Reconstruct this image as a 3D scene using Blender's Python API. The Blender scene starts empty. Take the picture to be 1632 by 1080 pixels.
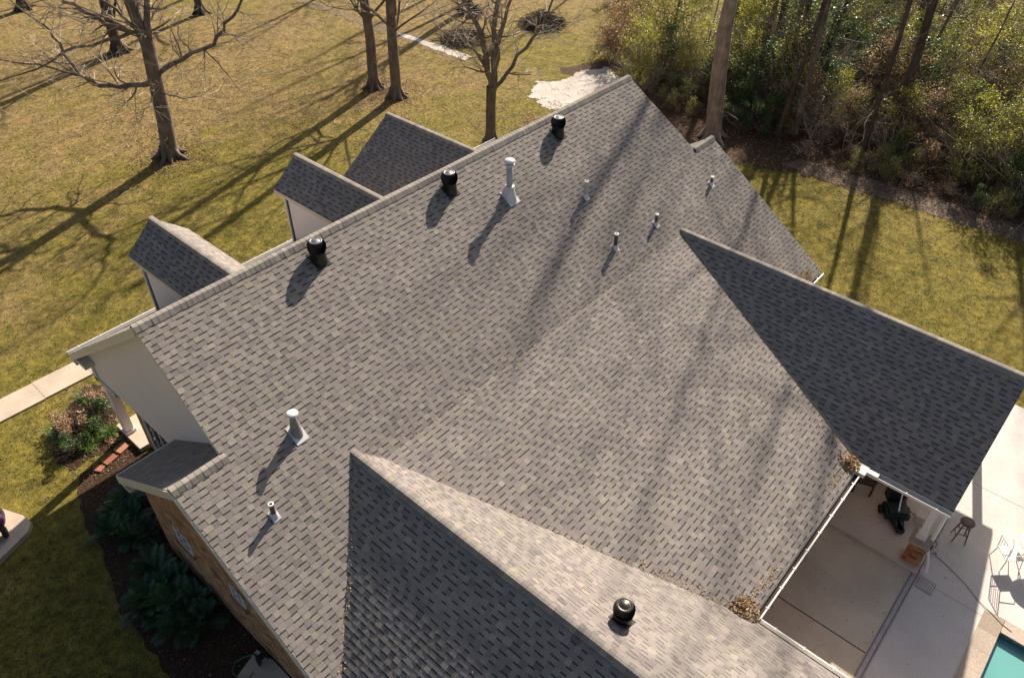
import bpy, math, random
from mathutils import Vector, Matrix
random.seed(7)
R = math.radians
S = bpy.context.scene
COL = S.collection

# ------------------------------------------------------------------ camera, sky, sun, exposure
CAM_LOC = Vector((-3.8635, -13.3232, 17.1625))
C_R = Vector((0.66155318, -0.74988572, 0.00433614)); C_U = Vector((0.48428013, 0.43163509, 0.76102819)); C_F = Vector((0.5725558, 0.50136071, -0.64870432))
cd = bpy.data.cameras.new('camera'); cam = bpy.data.objects.new('camera', cd); COL.objects.link(cam)
cam.matrix_world = Matrix(((C_R.x, C_U.x, -C_F.x, CAM_LOC.x), (C_R.y, C_U.y, -C_F.y, CAM_LOC.y), (C_R.z, C_U.z, -C_F.z, CAM_LOC.z), (0, 0, 0, 1)))
cd.sensor_width = 36; cd.lens = 1239.2 / 1632 * 36; cd.clip_start = 0.1; cd.clip_end = 1500
S.camera = cam
SUN_AZ, SUN_EL = R(17), R(33.6)
w = bpy.data.worlds.new('World'); S.world = w; w.use_nodes = True
nt = w.node_tree; bg = nt.nodes['Background']; sky = nt.nodes.new('ShaderNodeTexSky')
sky.sky_type = 'NISHITA'; sky.sun_disc = False; sky.sun_elevation = SUN_EL; sky.sun_rotation = math.pi / 2 - SUN_AZ
sky.air_density = 1.0; sky.dust_density = 3.5; sky.ozone_density = 1.0
nt.links.new(sky.outputs[0], bg.inputs[0]); bg.inputs[1].default_value = 0.055
sd = bpy.data.lights.new('sun', 'SUN'); so = bpy.data.objects.new('sun', sd); COL.objects.link(so)
sd.energy = 5.0; sd.angle = R(0.8); sd.color = (1.0, 0.885, 0.755)
sun_dir = Vector((math.cos(SUN_EL) * math.cos(SUN_AZ), math.cos(SUN_EL) * math.sin(SUN_AZ), math.sin(SUN_EL)))
so.rotation_euler = sun_dir.to_track_quat('Z', 'Y').to_euler(); so.location = (30, 10, 40)
S.view_settings.view_transform = 'Standard'; S.view_settings.look = 'None'; S.view_settings.gamma = 1
S.view_settings.use_curve_mapping = False; S.view_settings.exposure = 0.92
S.render.resolution_x = 1024; S.render.resolution_y = 677
S.render.engine = 'CYCLES'

def in_frame(P, m=1.02):
    d = Vector(P) - CAM_LOC; z = d.dot(C_F)
    if z < .1: return False
    return abs(d.dot(C_R) / z) < 816 / 1239.2 * m and abs(d.dot(C_U) / z) < 540 / 1239.2 * m

# ------------------------------------------------------------------ materials
def hexc(r, g, b): return (r, g, b, 1)
class NT:
    def __init__(s, name):
        s.m = bpy.data.materials.new(name); s.m.use_nodes = True; s.t = s.m.node_tree
        s.b = s.t.nodes['Principled BSDF']; s.out = s.t.nodes['Material Output']
    def n(s, ty, **k):
        x = s.t.nodes.new(ty)
        for a, v in k.items(): setattr(x, a, v)
        return x
    def l(s, a, b): s.t.links.new(a, b)
    def co(s):
        if not hasattr(s, '_c'):
            s._c = s.n('ShaderNodeNewGeometry').outputs['Position']
        return s._c
    def noise(s, scale, detail=4, rough=.6, dist=0.):
        x = s.n('ShaderNodeTexNoise'); s.l(s.co(), x.inputs['Vector']); x.inputs['Scale'].default_value = scale
        x.inputs['Detail'].default_value = detail; x.inputs['Roughness'].default_value = rough; x.inputs['Distortion'].default_value = dist
        return x.outputs['Fac']
    def ramp(s, fac, stops):
        x = s.n('ShaderNodeValToRGB'); s.l(fac, x.inputs[0]); e = x.color_ramp.elements
        while len(e) < len(stops): e.new(.5)
        for i, (p, c) in enumerate(stops):
            e[i].position = p; e[i].color = c if len(c) == 4 else (*c, 1)
        return x.outputs[0]
    def mix(s, fac, a, b, mode='MIX'):
        x = s.n('ShaderNodeMixRGB', blend_type=mode)
        for i, v in ((0, fac), (1, a), (2, b)):
            if hasattr(v, 'links'): s.l(v, x.inputs[i])
            elif i == 0: x.inputs[0].default_value = v
            else: x.inputs[i].default_value = (*v, 1) if len(v) == 3 else v
        return x.outputs[0]
    def attr(s, name):
        x = s.n('ShaderNodeAttribute'); x.attribute_name = name; return x.outputs['Fac']
    def base(s, c):
        if hasattr(c, 'links'): s.l(c, s.b.inputs['Base Color'])
        else: s.b.inputs['Base Color'].default_value = (*c, 1)
    def set(s, rough=.8, metal=0., spec=None):
        s.b.inputs['Roughness'].default_value = rough; s.b.inputs['Metallic'].default_value = metal
        if spec is not None: s.b.inputs['Specular IOR Level'].default_value = spec
    def bump(s, h, strength=.3, dist=.02):
        x = s.n('ShaderNodeBump'); s.l(h, x.inputs['Height']); x.inputs['Strength'].default_value = strength; x.inputs['Distance'].default_value = dist
        s.l(x.outputs[0], s.b.inputs['Normal'])

def plain(name, c, rough=.7, metal=0., spec=None, var=.12, scale=6., bump=0., bscale=60.):
    k = NT(name)
    k.base(k.mix(k.ramp(k.noise(scale, 5), [(.3, (0, 0, 0)), (.7, (1, 1, 1))]), [x * (1 - var) for x in c], [min(1, x * (1 + var)) for x in c]))
    k.set(rough, metal, spec)
    if bump: k.bump(k.noise(bscale, 3), bump, .01)
    return k.m

def mat_shingle():
    k = NT('shingle')
    t = k.attr('tint')
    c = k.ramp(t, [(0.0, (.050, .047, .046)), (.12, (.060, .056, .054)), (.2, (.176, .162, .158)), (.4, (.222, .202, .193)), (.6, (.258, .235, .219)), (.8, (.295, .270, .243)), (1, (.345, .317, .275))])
    c = k.mix(k.ramp(k.noise(.35, 4, .6), [(.35, (0, 0, 0)), (.7, (.35, .35, .35))]), c, k.mix(1, c, (.80, .86, .80), 'MULTIPLY'))
    f1 = k.n('ShaderNodeMath', operation='MULTIPLY'); k.l(t, f1.inputs[0]); f1.inputs[1].default_value = 53.
    f2 = k.n('ShaderNodeMath', operation='FRACT'); k.l(f1.outputs[0], f2.inputs[0])
    c = k.mix(1, c, k.ramp(f2.outputs[0], [(0, (1.02, .96, .99)), (.45, (1, .99, .98)), (.85, (1, 1.0, .96)), (1, (1.03, 1.02, .88))]), 'MULTIPLY')
    g = k.ramp(k.noise(75, 3, .8), [(.3, (.66, .66, .66)), (.7, (1.32, 1.30, 1.28))])
    c = k.mix(1, c, g, 'MULTIPLY')
    k.base(c); k.set(.92, 0, .25); k.bump(k.noise(110, 2, .8), .6, .006)
    return k.m
def mat_roofdeck():
    return plain('roof_felt', (.05, .048, .046), .95)

def mat_lawn():
    k = NT('lawn')
    big = k.noise(.09, 4, .55, .4); mid = k.noise(.55, 5, .65); fine = k.noise(5, 6, .75); ff = k.noise(26, 3, .8)
    green = k.ramp(fine, [(.3, (.070, .064, .012)), (.5, (.168, .147, .027)), (.72, (.30, .25, .064))])
    dry = k.ramp(fine, [(.3, (.105, .072, .032)), (.5, (.230, .168, .070)), (.72, (.38, .29, .14))])
    gm = k.mix(.5, big, mid)
    # drier towards the far trees, greener near the house
    sx = k.n('ShaderNodeSeparateXYZ'); k.l(k.co(), sx.inputs[0])
    mr = k.n('ShaderNodeMapRange'); k.l(sx.outputs['Y'], mr.inputs[0]); mr.inputs[1].default_value = 6; mr.inputs[2].default_value = 26; mr.inputs[3].default_value = -.12; mr.inputs[4].default_value = .075
    ad = k.n('ShaderNodeMath', operation='ADD'); k.l(gm, ad.inputs[0]); k.l(mr.outputs[0], ad.inputs[1])
    c = k.mix(k.ramp(ad.outputs[0], [(.42, (0, 0, 0)), (.58, (1, 1, 1))]), green, dry)
    m2 = k.noise(1.6, 6, .75, .6)
    c = k.mix(1, c, k.ramp(m2, [(.34, (.50, .52, .46)), (.5, (1, 1, 1)), (.66, (1.42, 1.30, 1.18))]), 'MULTIPLY')
    c = k.mix(1, c, k.ramp(ff, [(.3, (.55, .56, .52)), (.7, (1.4, 1.38, 1.3))]), 'MULTIPLY')
    # scattered pink-brown litter
    lit = k.noise(14, 2, .5)
    c = k.mix(k.ramp(lit, [(.56, (0, 0, 0)), (.66, (.75, .75, .75))]), c, (.22, .135, .080))
    k.base(c); k.set(.95, 0, .15); k.bump(k.mix(.5, fine, ff), .9, .08)
    return k.m
def mat_soil(name, a, b, c3, sc=9.):
    k = NT(name); f = k.noise(sc, 6, .8)
    c = k.ramp(f, [(.32, a), (.5, b), (.68, c3)])
    k.base(k.mix(1, c, k.ramp(k.noise(50, 2, .7), [(.3, (.5, .5, .5)), (.7, (1.5, 1.45, 1.4))]), 'MULTIPLY')); k.set(.95, 0, .2); k.bump(f, 1, .08)
    return k.m
def mat_concrete(name, c, stain=.15, sc=1.2):
    k = NT(name)
    f = k.ramp(k.noise(sc, 6, .65), [(.3, [x * (1 - stain) for x in c]), (.7, [min(1, x * (1 + stain)) for x in c])])
    f = k.mix(1, f, k.ramp(k.noise(45, 3, .7), [(.3, (.86, .86, .86)), (.7, (1.1, 1.1, 1.1))]), 'MULTIPLY')
    sp = k.noise(9, 2, .4)
    f = k.mix(k.ramp(sp, [(.70, (0, 0, 0)), (.74, (.6, .6, .6))]), f, [x * .5 for x in c])
    k.base(f); k.set(.85, 0, .3); k.bump(k.noise(70, 3), .25, .005)
    return k.m
def mat_tint(name, dark, mid, light, rough=.85, gran=40., bump=.4, spec=.3):
    k = NT(name); c = k.ramp(k.attr('tint'), [(0, dark), (.5, mid), (1, light)])
    c = k.mix(1, c, k.ramp(k.noise(gran, 3, .7), [(.3, (.75, .75, .75)), (.7, (1.2, 1.2, 1.2))]), 'MULTIPLY')
    k.base(c); k.set(rough, 0, spec); k.bump(k.noise(gran * 1.5, 3), bump, .006)
    return k.m
def mat_leaf(name, dark, mid, light, trans=.35, rough=.42, spec=.5):
    k = NT(name); c = k.ramp(k.attr('tint'), [(0, dark), (.55, mid), (1, light)])
    k.base(c); k.set(rough, 0, spec)
    tr = k.n('ShaderNodeBsdfTranslucent'); k.l(k.mix(1, c, (1.25, 1.3, .7), 'MULTIPLY'), tr.inputs[0])
    mx = k.n('ShaderNodeMixShader'); mx.inputs[0].default_value = trans
    k.l(k.b.outputs[0], mx.inputs[1]); k.l(tr.outputs[0], mx.inputs[2]); k.l(mx.outputs[0], k.out.inputs[0])
    return k.m
def mat_bark(name, a, b, sc=7.):
    k = NT(name); n_ = k.n('ShaderNodeTexNoise'); mp = k.n('ShaderNodeMapping'); k.l(k.co(), mp.inputs[0]); mp.inputs['Scale'].default_value = (1, 1, .18)
    k.l(mp.outputs[0], n_.inputs['Vector']); n_.inputs['Scale'].default_value = sc * 2.2; n_.inputs['Detail'].default_value = 6; n_.inputs['Roughness'].default_value = .7
    c = k.ramp(n_.outputs['Fac'], [(.3, a), (.68, b)]); c = k.mix(k.ramp(k.noise(1.7, 3), [(.45, (0, 0, 0)), (.7, (.5, .5, .5))]), c, [x * 1.35 for x in b])
    k.base(c); k.set(.95, 0, .15); k.bump(n_.outputs['Fac'], .9, .04)
    return k.m

M = {}
M['shingle'] = mat_shingle(); M['felt'] = mat_roofdeck()
M['cream'] = plain('cream_paint', (.66, .60, .49), .5, var=.05)
M['siding'] = plain('pale_siding', (.82, .735, .71), .65, var=.035, scale=1.5, bump=.08)
M['dsiding'] = plain('dormer_siding', (.85, .78, .77), .6, var=.03, scale=1.5)
M['white'] = plain('white_metal', (.78, .76, .73), .4, var=.05)
M['lawn'] = mat_lawn()
M['litter'] = mat_soil('leaf_litter', (.035, .022, .014), (.085, .052, .034), (.17, .112, .075))
M['mulch'] = mat_soil('mulch', (.02, .013, .008), (.062, .037, .023), (.14, .08, .047), 12)
M['dirt'] = mat_soil('grey_dirt', (.075, .055, .038), (.17, .128, .095), (.31, .25, .20), 7)
M['ditchm'] = mat_soil('ditch_soil', (.10, .07, .035), (.20, .15, .09), (.34, .28, .21), 6)
M['sand'] = plain('pale_sand', (.50, .455, .405), .95, 0., .15, .16, 1.6, .3, 25)
M['path'] = mat_concrete('path_concrete', (.52, .43, .33))
M['deckc'] = mat_concrete('pool_deck_concrete', (.60, .56, .52), .08)
M['slab'] = mat_concrete('brown_patio_concrete', (.64, .56, .43), .14, .8)
M['porchc'] = mat_concrete('porch_concrete', (.62, .55, .48), .12, .8)
M['joint'] = plain('dark_joint', (.09, .07, .055), .9)  # even dark colour of the slab joint and drain channel
M['seam'] = plain('deck_seam', (.38, .33, .28), .9)
M['brick'] = mat_tint('brick', (.19, .09, .045), (.44, .235, .115), (.64, .41, .23), .9, 30)
M['mortar'] = plain('mortar', (.30, .22, .14), .95, bump=.3)
M['paver'] = mat_tint('red_paver', (.24, .09, .05), (.32, .13, .08), (.40, .19, .12), .9, 25)
M['coping'] = mat_tint('pool_coping', (.30, .24, .185), (.40, .33, .26), (.50, .42, .34), .85, 20)
M['black'] = plain('black_metal', (.010, .011, .011), .42, .0, .45, var=.2)
M['ball'] = plain('turbine_metal', (.055, .05, .042), .36, .7, .5, var=.2)
M['steel'] = plain('galvanised_steel', (.30, .30, .31), .5, .6, var=.12, scale=12)
M['pipe'] = plain('painted_vent_metal', (.47, .46, .50), .45, .2, var=.1, scale=10)
M['capm'] = plain('vent_cap_metal', (.16, .16, .165), .45, .5, var=.2)
M['cone'] = plain('grey_cone', (.26, .255, .255), .5, .3)
M['pvc'] = plain('dark_pipe', (.09, .085, .085), .55)
M['flash'] = plain('flashing_metal', (.66, .65, .65), .45, .2, var=.1)
M['wood'] = plain('dark_wood', (.060, .030, .022), .6, var=.3, scale=9)
M['oakseat'] = plain('stool_wood', (.13, .095, .07), .6, var=.25, scale=9)
M['dgreen'] = plain('dark_green_plastic', (.012, .030, .026), .45, var=.2)
M['chrome'] = plain('chrome', (.62, .62, .60), .22, .9)
M['red'] = plain('red_paint', (.17, .035, .03), .45)
M['glass'] = plain('dark_glass', (.02, .022, .025), .08, 0, .8)
M['tiletan'] = plain('tan_canvas', (.32, .22, .14), .8)
M['purple'] = plain('purple_plastic', (.06, .012, .085), .35)
M['pink'] = plain('pink_plastic', (.30, .04, .12), .4)
M['yellow'] = plain('yellow_plastic', (.60, .43, .10), .5)
M['rubber'] = plain('black_rubber', (.012, .011, .012), .7)
M['hose'] = plain('green_hose', (.05, .13, .055), .5)
M['cable'] = plain('grey_cable', (.16, .13, .11), .7)
M['bark'] = mat_bark('bark', (.070, .055, .044), (.25, .20, .16))
M['barkd'] = mat_bark('dark_bark', (.03, .023, .018), (.13, .10, .078))
M['barkp'] = mat_bark('pine_bark', (.14, .105, .082), (.40, .315, .25), 5)
M['twig'] = plain('twig_bark', (.42, .35, .28), .85, var=.4, scale=3)
M['twigd'] = plain('dark_twig', (.17, .125, .09), .9, var=.4, scale=3)
M['brushm'] = plain('cut_brush', (.05, .035, .026), .9, var=.5, scale=3)
M['leafdark'] = mat_leaf('evergreen_leaf', (0.0247, 0.0537, 0.0177), (0.0703, 0.1281, 0.0356), (0.2377, 0.3099, 0.0889))
M['leafolive'] = mat_leaf('olive_leaf', (0.0938, 0.1008, 0.0334), (0.2544, 0.2516, 0.0696), (0.6159, 0.556, 0.1949), .45)
M['leafgold'] = mat_leaf('yellow_green_leaf', (0.142, 0.149, 0.0378), (0.3613, 0.3478, 0.0811), (0.8259, 0.7452, 0.2434), .5)
M['leafbrown'] = mat_leaf('russet_leaf', (0.1525, 0.0859, 0.0516), (0.3811, 0.2388, 0.1551), (0.9759, 0.748, 0.5516), .35, .5)
M['frond'] = mat_leaf('frond_leaf', (0.015, 0.0435, 0.0182), (0.033, 0.0899, 0.0338), (0.0825, 0.174, 0.065), .25, .38)
M['strap'] = mat_leaf('strap_leaf', (.03, .07, .015), (.09, .18, .04), (.28, .38, .12), .35, .35)
M['dead'] = mat_leaf('dry_leaf', (.12, .065, .03), (.33, .20, .10), (.62, .45, .28), .2, .6, .3)
M['straw'] = mat_leaf('grass_blade', (.05, .055, .012), (.15, .14, .03), (.36, .30, .10), .35, .7, .15)
k = NT('pool_water'); k.base((.17, .46, .43)); k.set(.04, 0, .5); k.b.inputs['Alpha'].default_value = .82
k.bump(k.noise(3.5, 3), .08, .02); M['water'] = k.m
M['poolwall'] = plain('pool_plaster', (.30, .62, .60), .7, var=.04)

# ------------------------------------------------------------------ mesh helpers
class MB:
    """collects faces of one mesh"""
    def __init__(s): s.v = []; s.f = []; s.t = []; s.mi = []
    def add(s, vs, fs, tint=None, mi=0):
        o = len(s.v); s.v.extend(tuple(p) for p in vs); s.f.extend([tuple(i + o for i in f) for f in fs])
        s.t.extend([tint if tint is not None else .5] * len(vs)); s.mi.extend([mi] * len(fs))
    def box(s, a, b, tint=None, mi=0, rot=None, org=None):
        x0, y0, z0 = a; x1, y1, z1 = b
        vs = [Vector(p) for p in ((x0, y0, z0), (x1, y0, z0), (x1, y1, z0), (x0, y1, z0), (x0, y0, z1), (x1, y0, z1), (x1, y1, z1), (x0, y1, z1))]
        if rot: vs = [rot @ p for p in vs]
        if org is not None: vs = [p + Vector(org) for p in vs]
        s.add(vs, [(0, 3, 2, 1), (4, 5, 6, 7), (0, 1, 5, 4), (1, 2, 6, 5), (2, 3, 7, 6), (3, 0, 4, 7)], tint, mi)
    def tube(s, pts, rad, n=8, cap=True, tint=None, mi=0):
        pts = [Vector(p) for p in pts]
        if not isinstance(rad, (list, tuple)): rad = [rad] * len(pts)
        vs = []; L = len(pts); prev = None
        for i, p in enumerate(pts):
            d = (pts[min(i + 1, L - 1)] - pts[max(i - 1, 0)])
            d = d.normalized() if d.length > 1e-9 else Vector((0, 0, 1))
            if prev is None:
                a = Vector((0, 0, 1)) if abs(d.z) < .9 else Vector((1, 0, 0)); x = d.cross(a).normalized()
            else:
                x = prev - d * prev.dot(d); x = x.normalized() if x.length > 1e-6 else d.orthogonal().normalized()
            prev = x; y = d.cross(x)
            for k_ in range(n):
                an = 2 * math.pi * k_ / n; vs.append(p + (x * math.cos(an) + y * math.sin(an)) * rad[i])
        fs = [(i * n + k_, i * n + (k_ + 1) % n, (i + 1) * n + (k_ + 1) % n, (i + 1) * n + k_) for i in range(L - 1) for k_ in range(n)]
        if cap: fs += [tuple(range(n - 1, -1, -1)), tuple((L - 1) * n + k_ for k_ in range(n))]
        s.add(vs, fs, tint, mi)
    def lathe(s, prof, n=20, c=(0, 0, 0), mi=0, tint=None, rot=None):
        vs = []
        for r, z in prof:
            for k_ in range(n):
                a = 2 * math.pi * k_ / n; p = Vector((r * math.cos(a), r * math.sin(a), z))
                if rot: p = rot @ p
                vs.append(p + Vector(c))
        L = len(prof); fs = [(i * n + k_, i * n + (k_ + 1) % n, (i + 1) * n + (k_ + 1) % n, (i + 1) * n + k_) for i in range(L - 1) for k_ in range(n)]
        fs += [tuple(range(n - 1, -1, -1)), tuple((L - 1) * n + k_ for k_ in range(n))]
        s.add(vs, fs, tint, mi)
    def prism(s, poly, h, mi=0, mside=None, tint=None):
        """poly: 3-D points counter-clockwise from above/outside, h: thickness vector added for the far side"""
        n = len(poly); P = [Vector(p) for p in poly]; Q = [p + Vector(h) for p in P]
        s.add(P + Q, [tuple(range(n))], tint, mi)
        o = len(s.v) - 2 * n
        ms = mi if mside is None else mside
        s.f.append(tuple(o + n + i for i in range(n - 1, -1, -1))); s.mi.append(ms)
        for i in range(n):
            j = (i + 1) % n; s.f.append((o + i, o + n + i, o + n + j, o + j)); s.mi.append(ms)
    def mesh(s, name, mats, smooth=False):
        me = bpy.data.meshes.new(name); me.from_pydata(s.v, [], s.f)
        if not isinstance(mats, (list, tuple)): mats = [mats]
        for m in mats: me.materials.append(m)
        if len(mats) > 1: me.polygons.foreach_set('material_index', s.mi)
        a = me.attributes.new('tint', 'FLOAT', 'POINT'); a.data.foreach_set('value', s.t)
        if smooth: me.polygons.foreach_set('use_smooth', [True] * len(s.f))
        me.update(); return me
    def build(s, name, mats, parent=None, loc=None, smooth=False, label=None, kind=None):
        o = bpy.data.objects.new(name, s.mesh(name, mats, smooth)); COL.objects.link(o)
        if parent is not None: o.parent = parent
        if loc is not None: o.location = loc
        if label: o['label'] = label
        if kind: o['kind'] = kind
        return o
def tag(o, label=None, cat=None, group=None, kind=None):
    if label: o['label'] = label
    if cat: o['category'] = cat
    if group: o['group'] = group
    if kind: o['kind'] = kind
    return o
def empty(name, loc=(0, 0, 0), rz=0., label=None, cat=None, group=None, parent=None):
    o = bpy.data.objects.new(name, None); COL.objects.link(o); o.location = loc; o.rotation_euler = (0, 0, rz); o.empty_display_size = .2
    if parent is not None: o.parent = parent
    return tag(o, label, cat, group)
def copy_tree(o, parent=None):
    c = o.copy(); COL.objects.link(c)
    if parent is not None: c.parent = parent
    for ch in list(o.children): copy_tree(ch, c)
    return c

def clip(poly, px, py, nx, ny):
    out = []
    n = len(poly)
    for i in range(n):
        a = poly[i]; b = poly[(i + 1) % n]
        da = (a[0] - px) * nx + (a[1] - py) * ny; db = (b[0] - px) * nx + (b[1] - py) * ny
        if da >= 0: out.append(a)
        if (da >= 0) != (db >= 0):
            t = da / (da - db); out.append((a[0] + (b[0] - a[0]) * t, a[1] + (b[1] - a[1]) * t))
    return out

# ------------------------------------------------------------------ ground
def sheet(name, pts, z, mat, kind='structure', th=None, label=None):
    mb = MB()
    if th: mb.prism([(x, y, z) for x, y in pts], (0, 0, -th))
    else: mb.add([(x, y, z) for x, y in pts], [tuple(range(len(pts)))])
    o = mb.build(name, mat, kind=kind)
    if label: o['label'] = label
    return o
def ragged(poly, step=.5, amp=.15):
    out = []; j1 = j2 = 0.; step *= .5
    for i in range(len(poly)):
        a = Vector(poly[i]); b = Vector(poly[(i + 1) % len(poly)]); d = b - a; n_ = max(1, int(d.length / step)); nn = Vector((-d.y, d.x)).normalized()
        for k_ in range(n_):
            j1 = j1 * .72 + random.uniform(-amp, amp) * .7; j2 = j2 * .3 + random.uniform(-amp, amp) * .2
            p = a + d * k_ / n_ + nn * (j1 + j2); out.append((p.x, p.y))
    return out
# lawn with the pool cut out
POOL = (-60, 10.95, -30, -15.75)   # x0,x1,y0,y1
B_ = 450
mb = MB()
px0, px1, py0, py1 = 2.0, 10.95, -24.0, -15.72
for a, b in (((-B_, -B_), (px0, B_)), ((px1, -B_), (B_, B_)), ((px0, -B_), (px1, py0)), ((px0, py1), (px1, B_))):
    mb.add([(a[0], a[1], 0), (b[0], a[1], 0), (b[0], b[1], 0), (a[0], b[1], 0)], [(0, 1, 2, 3)])
mb.build('lawn', M['lawn'], kind='structure')
sheet('forest_floor', ragged([(29.9, -40), (110, -40), (110, 5), (47, 6), (40, 7.5), (33.5, 9.2), (29.3, 8.2), (27.0, 5.5), (27.2, 2), (28.2, -1), (29.6, -6), (29.9, -12)], .7, .35), .008, M['litter'])
sheet('bare_ground', ragged([(28.9, -1), (30.0, -1.5), (30.4, -6), (30.6, -12), (30.6, -20), (29.2, -20), (29.3, -12), (29.1, -7.5), (28.8, -3.5)], .4, .09), .012, M['dirt'])
sheet('ditch', ragged([(28.3, 36), (29.0, 36), (29.2, 22), (29.1, 18.3), (28.3, 18.4), (28.2, 22)], .35, .28), .008, M['ditchm'])
sheet('ditch', ragged([(33.6, 12.9), (34.0, 10.4), (30, 8.6), (27.0, 8.6), (26.4, 9.8), (27.0, 9.9), (30.2, 9.9), (32.6, 10.6), (33.0, 11.8), (30.8, 13.0), (31.2, 13.6)], .3, .25), .010, M['litter'])
sheet('sand_patch', ragged([(26.3, 10.6), (27.0, 12.4), (28.6, 13.6), (29.3, 12.7), (30.4, 12.7), (33.1, 12.0), (32.2, 10.2), (30.3, 9.8), (27.2, 9.4)], .22, .22), .014, M['sand'], label='pale sandy wash at the end of the ditch')
sheet('sand_patch', ragged([(28.25, 18.6), (29.0, 18.7), (29.0, 22.2), (28.7, 25), (28.35, 22)], .4, .12), .014, M['sand'])
# planting beds on the left side
sheet('flower_bed', ragged([(-.75, 1.3), (-.75, -6.6), (-3, -6.6), (-2.9, -3.5), (-2.6, -1.4), (-2.5, .5), (-2.1, 2.0), (-1.8, 3.6), (-1.5, 4.6), (-1.2, 5.2), (.2, 5.3), (.45, 4.4), (.4, 1.3)], .4, .1), .012, M['mulch'])
sheet('flower_bed', ragged([(-1.35, 5.5), (.1, 5.5), (.45, 6.3), (1.0, 7.6), (.8, 8.3), (.1, 8.2), (-.6, 7.7), (-1.2, 6.8), (-1.5, 6.0)], .3, .1), .014, M['mulch'])
# concrete walk to the front, in separate slabs
pth = empty('path', (0, 0, 0)); pth['kind'] = 'structure'
d = Vector((1.0, -.015)).normalized(); nn = Vector((-d.y, d.x))
x = -14.0
while x < 9:
    a = Vector((x, 9.35 - (x + 1.5) * .0)); L = 1.5 - .012
    c_ = [a - nn * .5, a + d * L - nn * .5, a + d * L + nn * .5, a + nn * .5]
    MB_ = MB(); MB_.prism([(q.x, q.y, .055) for q in c_], (0, 0, -.05)); MB_.build('slab', M['path'], pth); x += 1.5
# concrete pad at the left edge
pad = MB(); pad.prism([(-3.05, 4.12, .16), (-2.85, 4.35, .16), (-2.9, 4.75, .16), (-3.4, 5.9, .16), (-5.6, 5.9, .16), (-5.6, 3.7, .16), (-4.0, 3.75, .16)][::-1], (0, 0, -.16)); pad.build('concrete_pad', M['path'], kind='structure')
# patio, porch floor, deck
sheet('patio', [(5.3, -13.58), (11.15, -13.58), (11.15, -10.9), (5.3, -10.9)], .05, M['slab'], th=.05)
sheet('porch_floor', [(11.16, -13.7), (17.5, -13.7), (17.5, -7.2), (11.16, -7.2)], .13, M['porchc'], th=.12)
mb = MB()
for a, b in (((2, -15.3), (11.35, -13.74)), ((11.35, -30), (19.3, -13.72)), ((-6, -30), (2.0, -13.74))):
    mb.prism([(a[0], a[1], .03), (b[0], a[1], .03), (b[0], b[1], .03), (a[0], b[1], .03)], (0, 0, -.03))
deck = mb.build('pool_deck', M['deckc'], kind='structure')
mb = MB()
for a, b, wd in (((8.3, -13.57), (8.3, -10.9), .014),): 
    mb.box((a[0] - wd, a[1], .051), (a[0] + wd, b[1], .0545))
mb.build('joint', M['joint'], kind='structure')
mb = MB()
for a, b in (((11.1, -15.3), (11.1, -13.75)), ((7.7, -15.3), (7.7, -13.75)), ((15.2, -22), (15.2, -13.75))):
    mb.box((a[0] - .008, a[1], .031), (a[0] + .008, b[1], .0335))
mb.build('joint', M['seam'], kind='structure')
# trench between patio and deck
tr = empty('trench_drain', (8, -13.66, .0), 0, 'narrow lavender grey drain channel running along the edge of the brown patio slab', 'drain')
mb = MB(); mb.box((-6, -.075, 0), (3.3, .075, .02)); mb.build('channel', M['joint'], tr)
for y0 in (-.085, .06):
    mb = MB(); mb.box((-6, y0, .0), (3.3, y0 + .025, .065)); mb.build('rail', M['seam'], tr)
mb = MB(); mb.box((-6, -.048, .0), (3.3, .048, .05)); mb.build('cover', plain('drain_cover', (.42, .38, .39), .6, bump=.2), tr)
gr = empty('drain_grate', (11.02, -13.98, .031), R(0), 'small rectangular grey slotted drain grate beside the brick pier', 'drain')
mb = MB(); mb.box((-.2, -.2, 0), (.2, .2, .012)); mb.build('grate_frame', M['seam'], gr)
for i in range(7):
    mb = MB(); mb.box((-.17, -.17 + i * .052, .012), (.17, -.145 + i * .052, .024)); mb.build('bar', M['deckc'], gr)
# pool
pl = empty('swimming_pool', (0, 0, 0), 0, 'turquoise swimming pool corner with stone coping in the bright deck', 'pool')
mb = MB()
mb.prism([(px0, py0, -1.4), (px1, py0, -1.4), (px1, py1, -1.4), (px0, py1, -1.4)], (0, 0, -.1))
for a, b in (((px0 - .1, py0, -1.4), (px0, py1, -.0)), ((px1, py0, -1.4), (px1 + .1, py1, 0)), ((px0, py0 - .1, -1.4), (px1, py0, 0)), ((px0, py1, -1.4), (px1, py1 + .1, 0))): mb.box(a, b)
mb.build('basin', M['poolwall'], pl)
mb = MB(); mb.box((px0, py1 - .012, -.145), (px1 - .013, py1 - .001, -.004)); mb.box((px1 - .012, py0, -.145), (px1 - .001, py1 - .001, -.004)); mb.build('waterline_tiles', plain('pool_tile', (.10, .16, .17), .3, var=.4, scale=14), pl)
mb = MB(); mb.prism([(px0 + .001, py0, -.14), (px1 - .001, py0, -.14), (px1 - .001, py1, -.14), (px0 + .001, py1, -.14)], (0, 0, -1.25)); mb.build('water', M['water'], pl)
x = px1 + .38
while x > 4.6:
    mb = MB(); mb.box((x - .595, py1 - .02, .0), (x, py1 + .43, .05), random.random()); mb.build('coping_stone', M['coping'], pl); x -= .6
y = py1 - .03
while y > -22:
    mb = MB(); mb.box((px1 - .02, y - .595, .0), (px1 + .38, y, .05), random.random()); mb.build('coping_stone', M['coping'], pl); y -= .6

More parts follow.
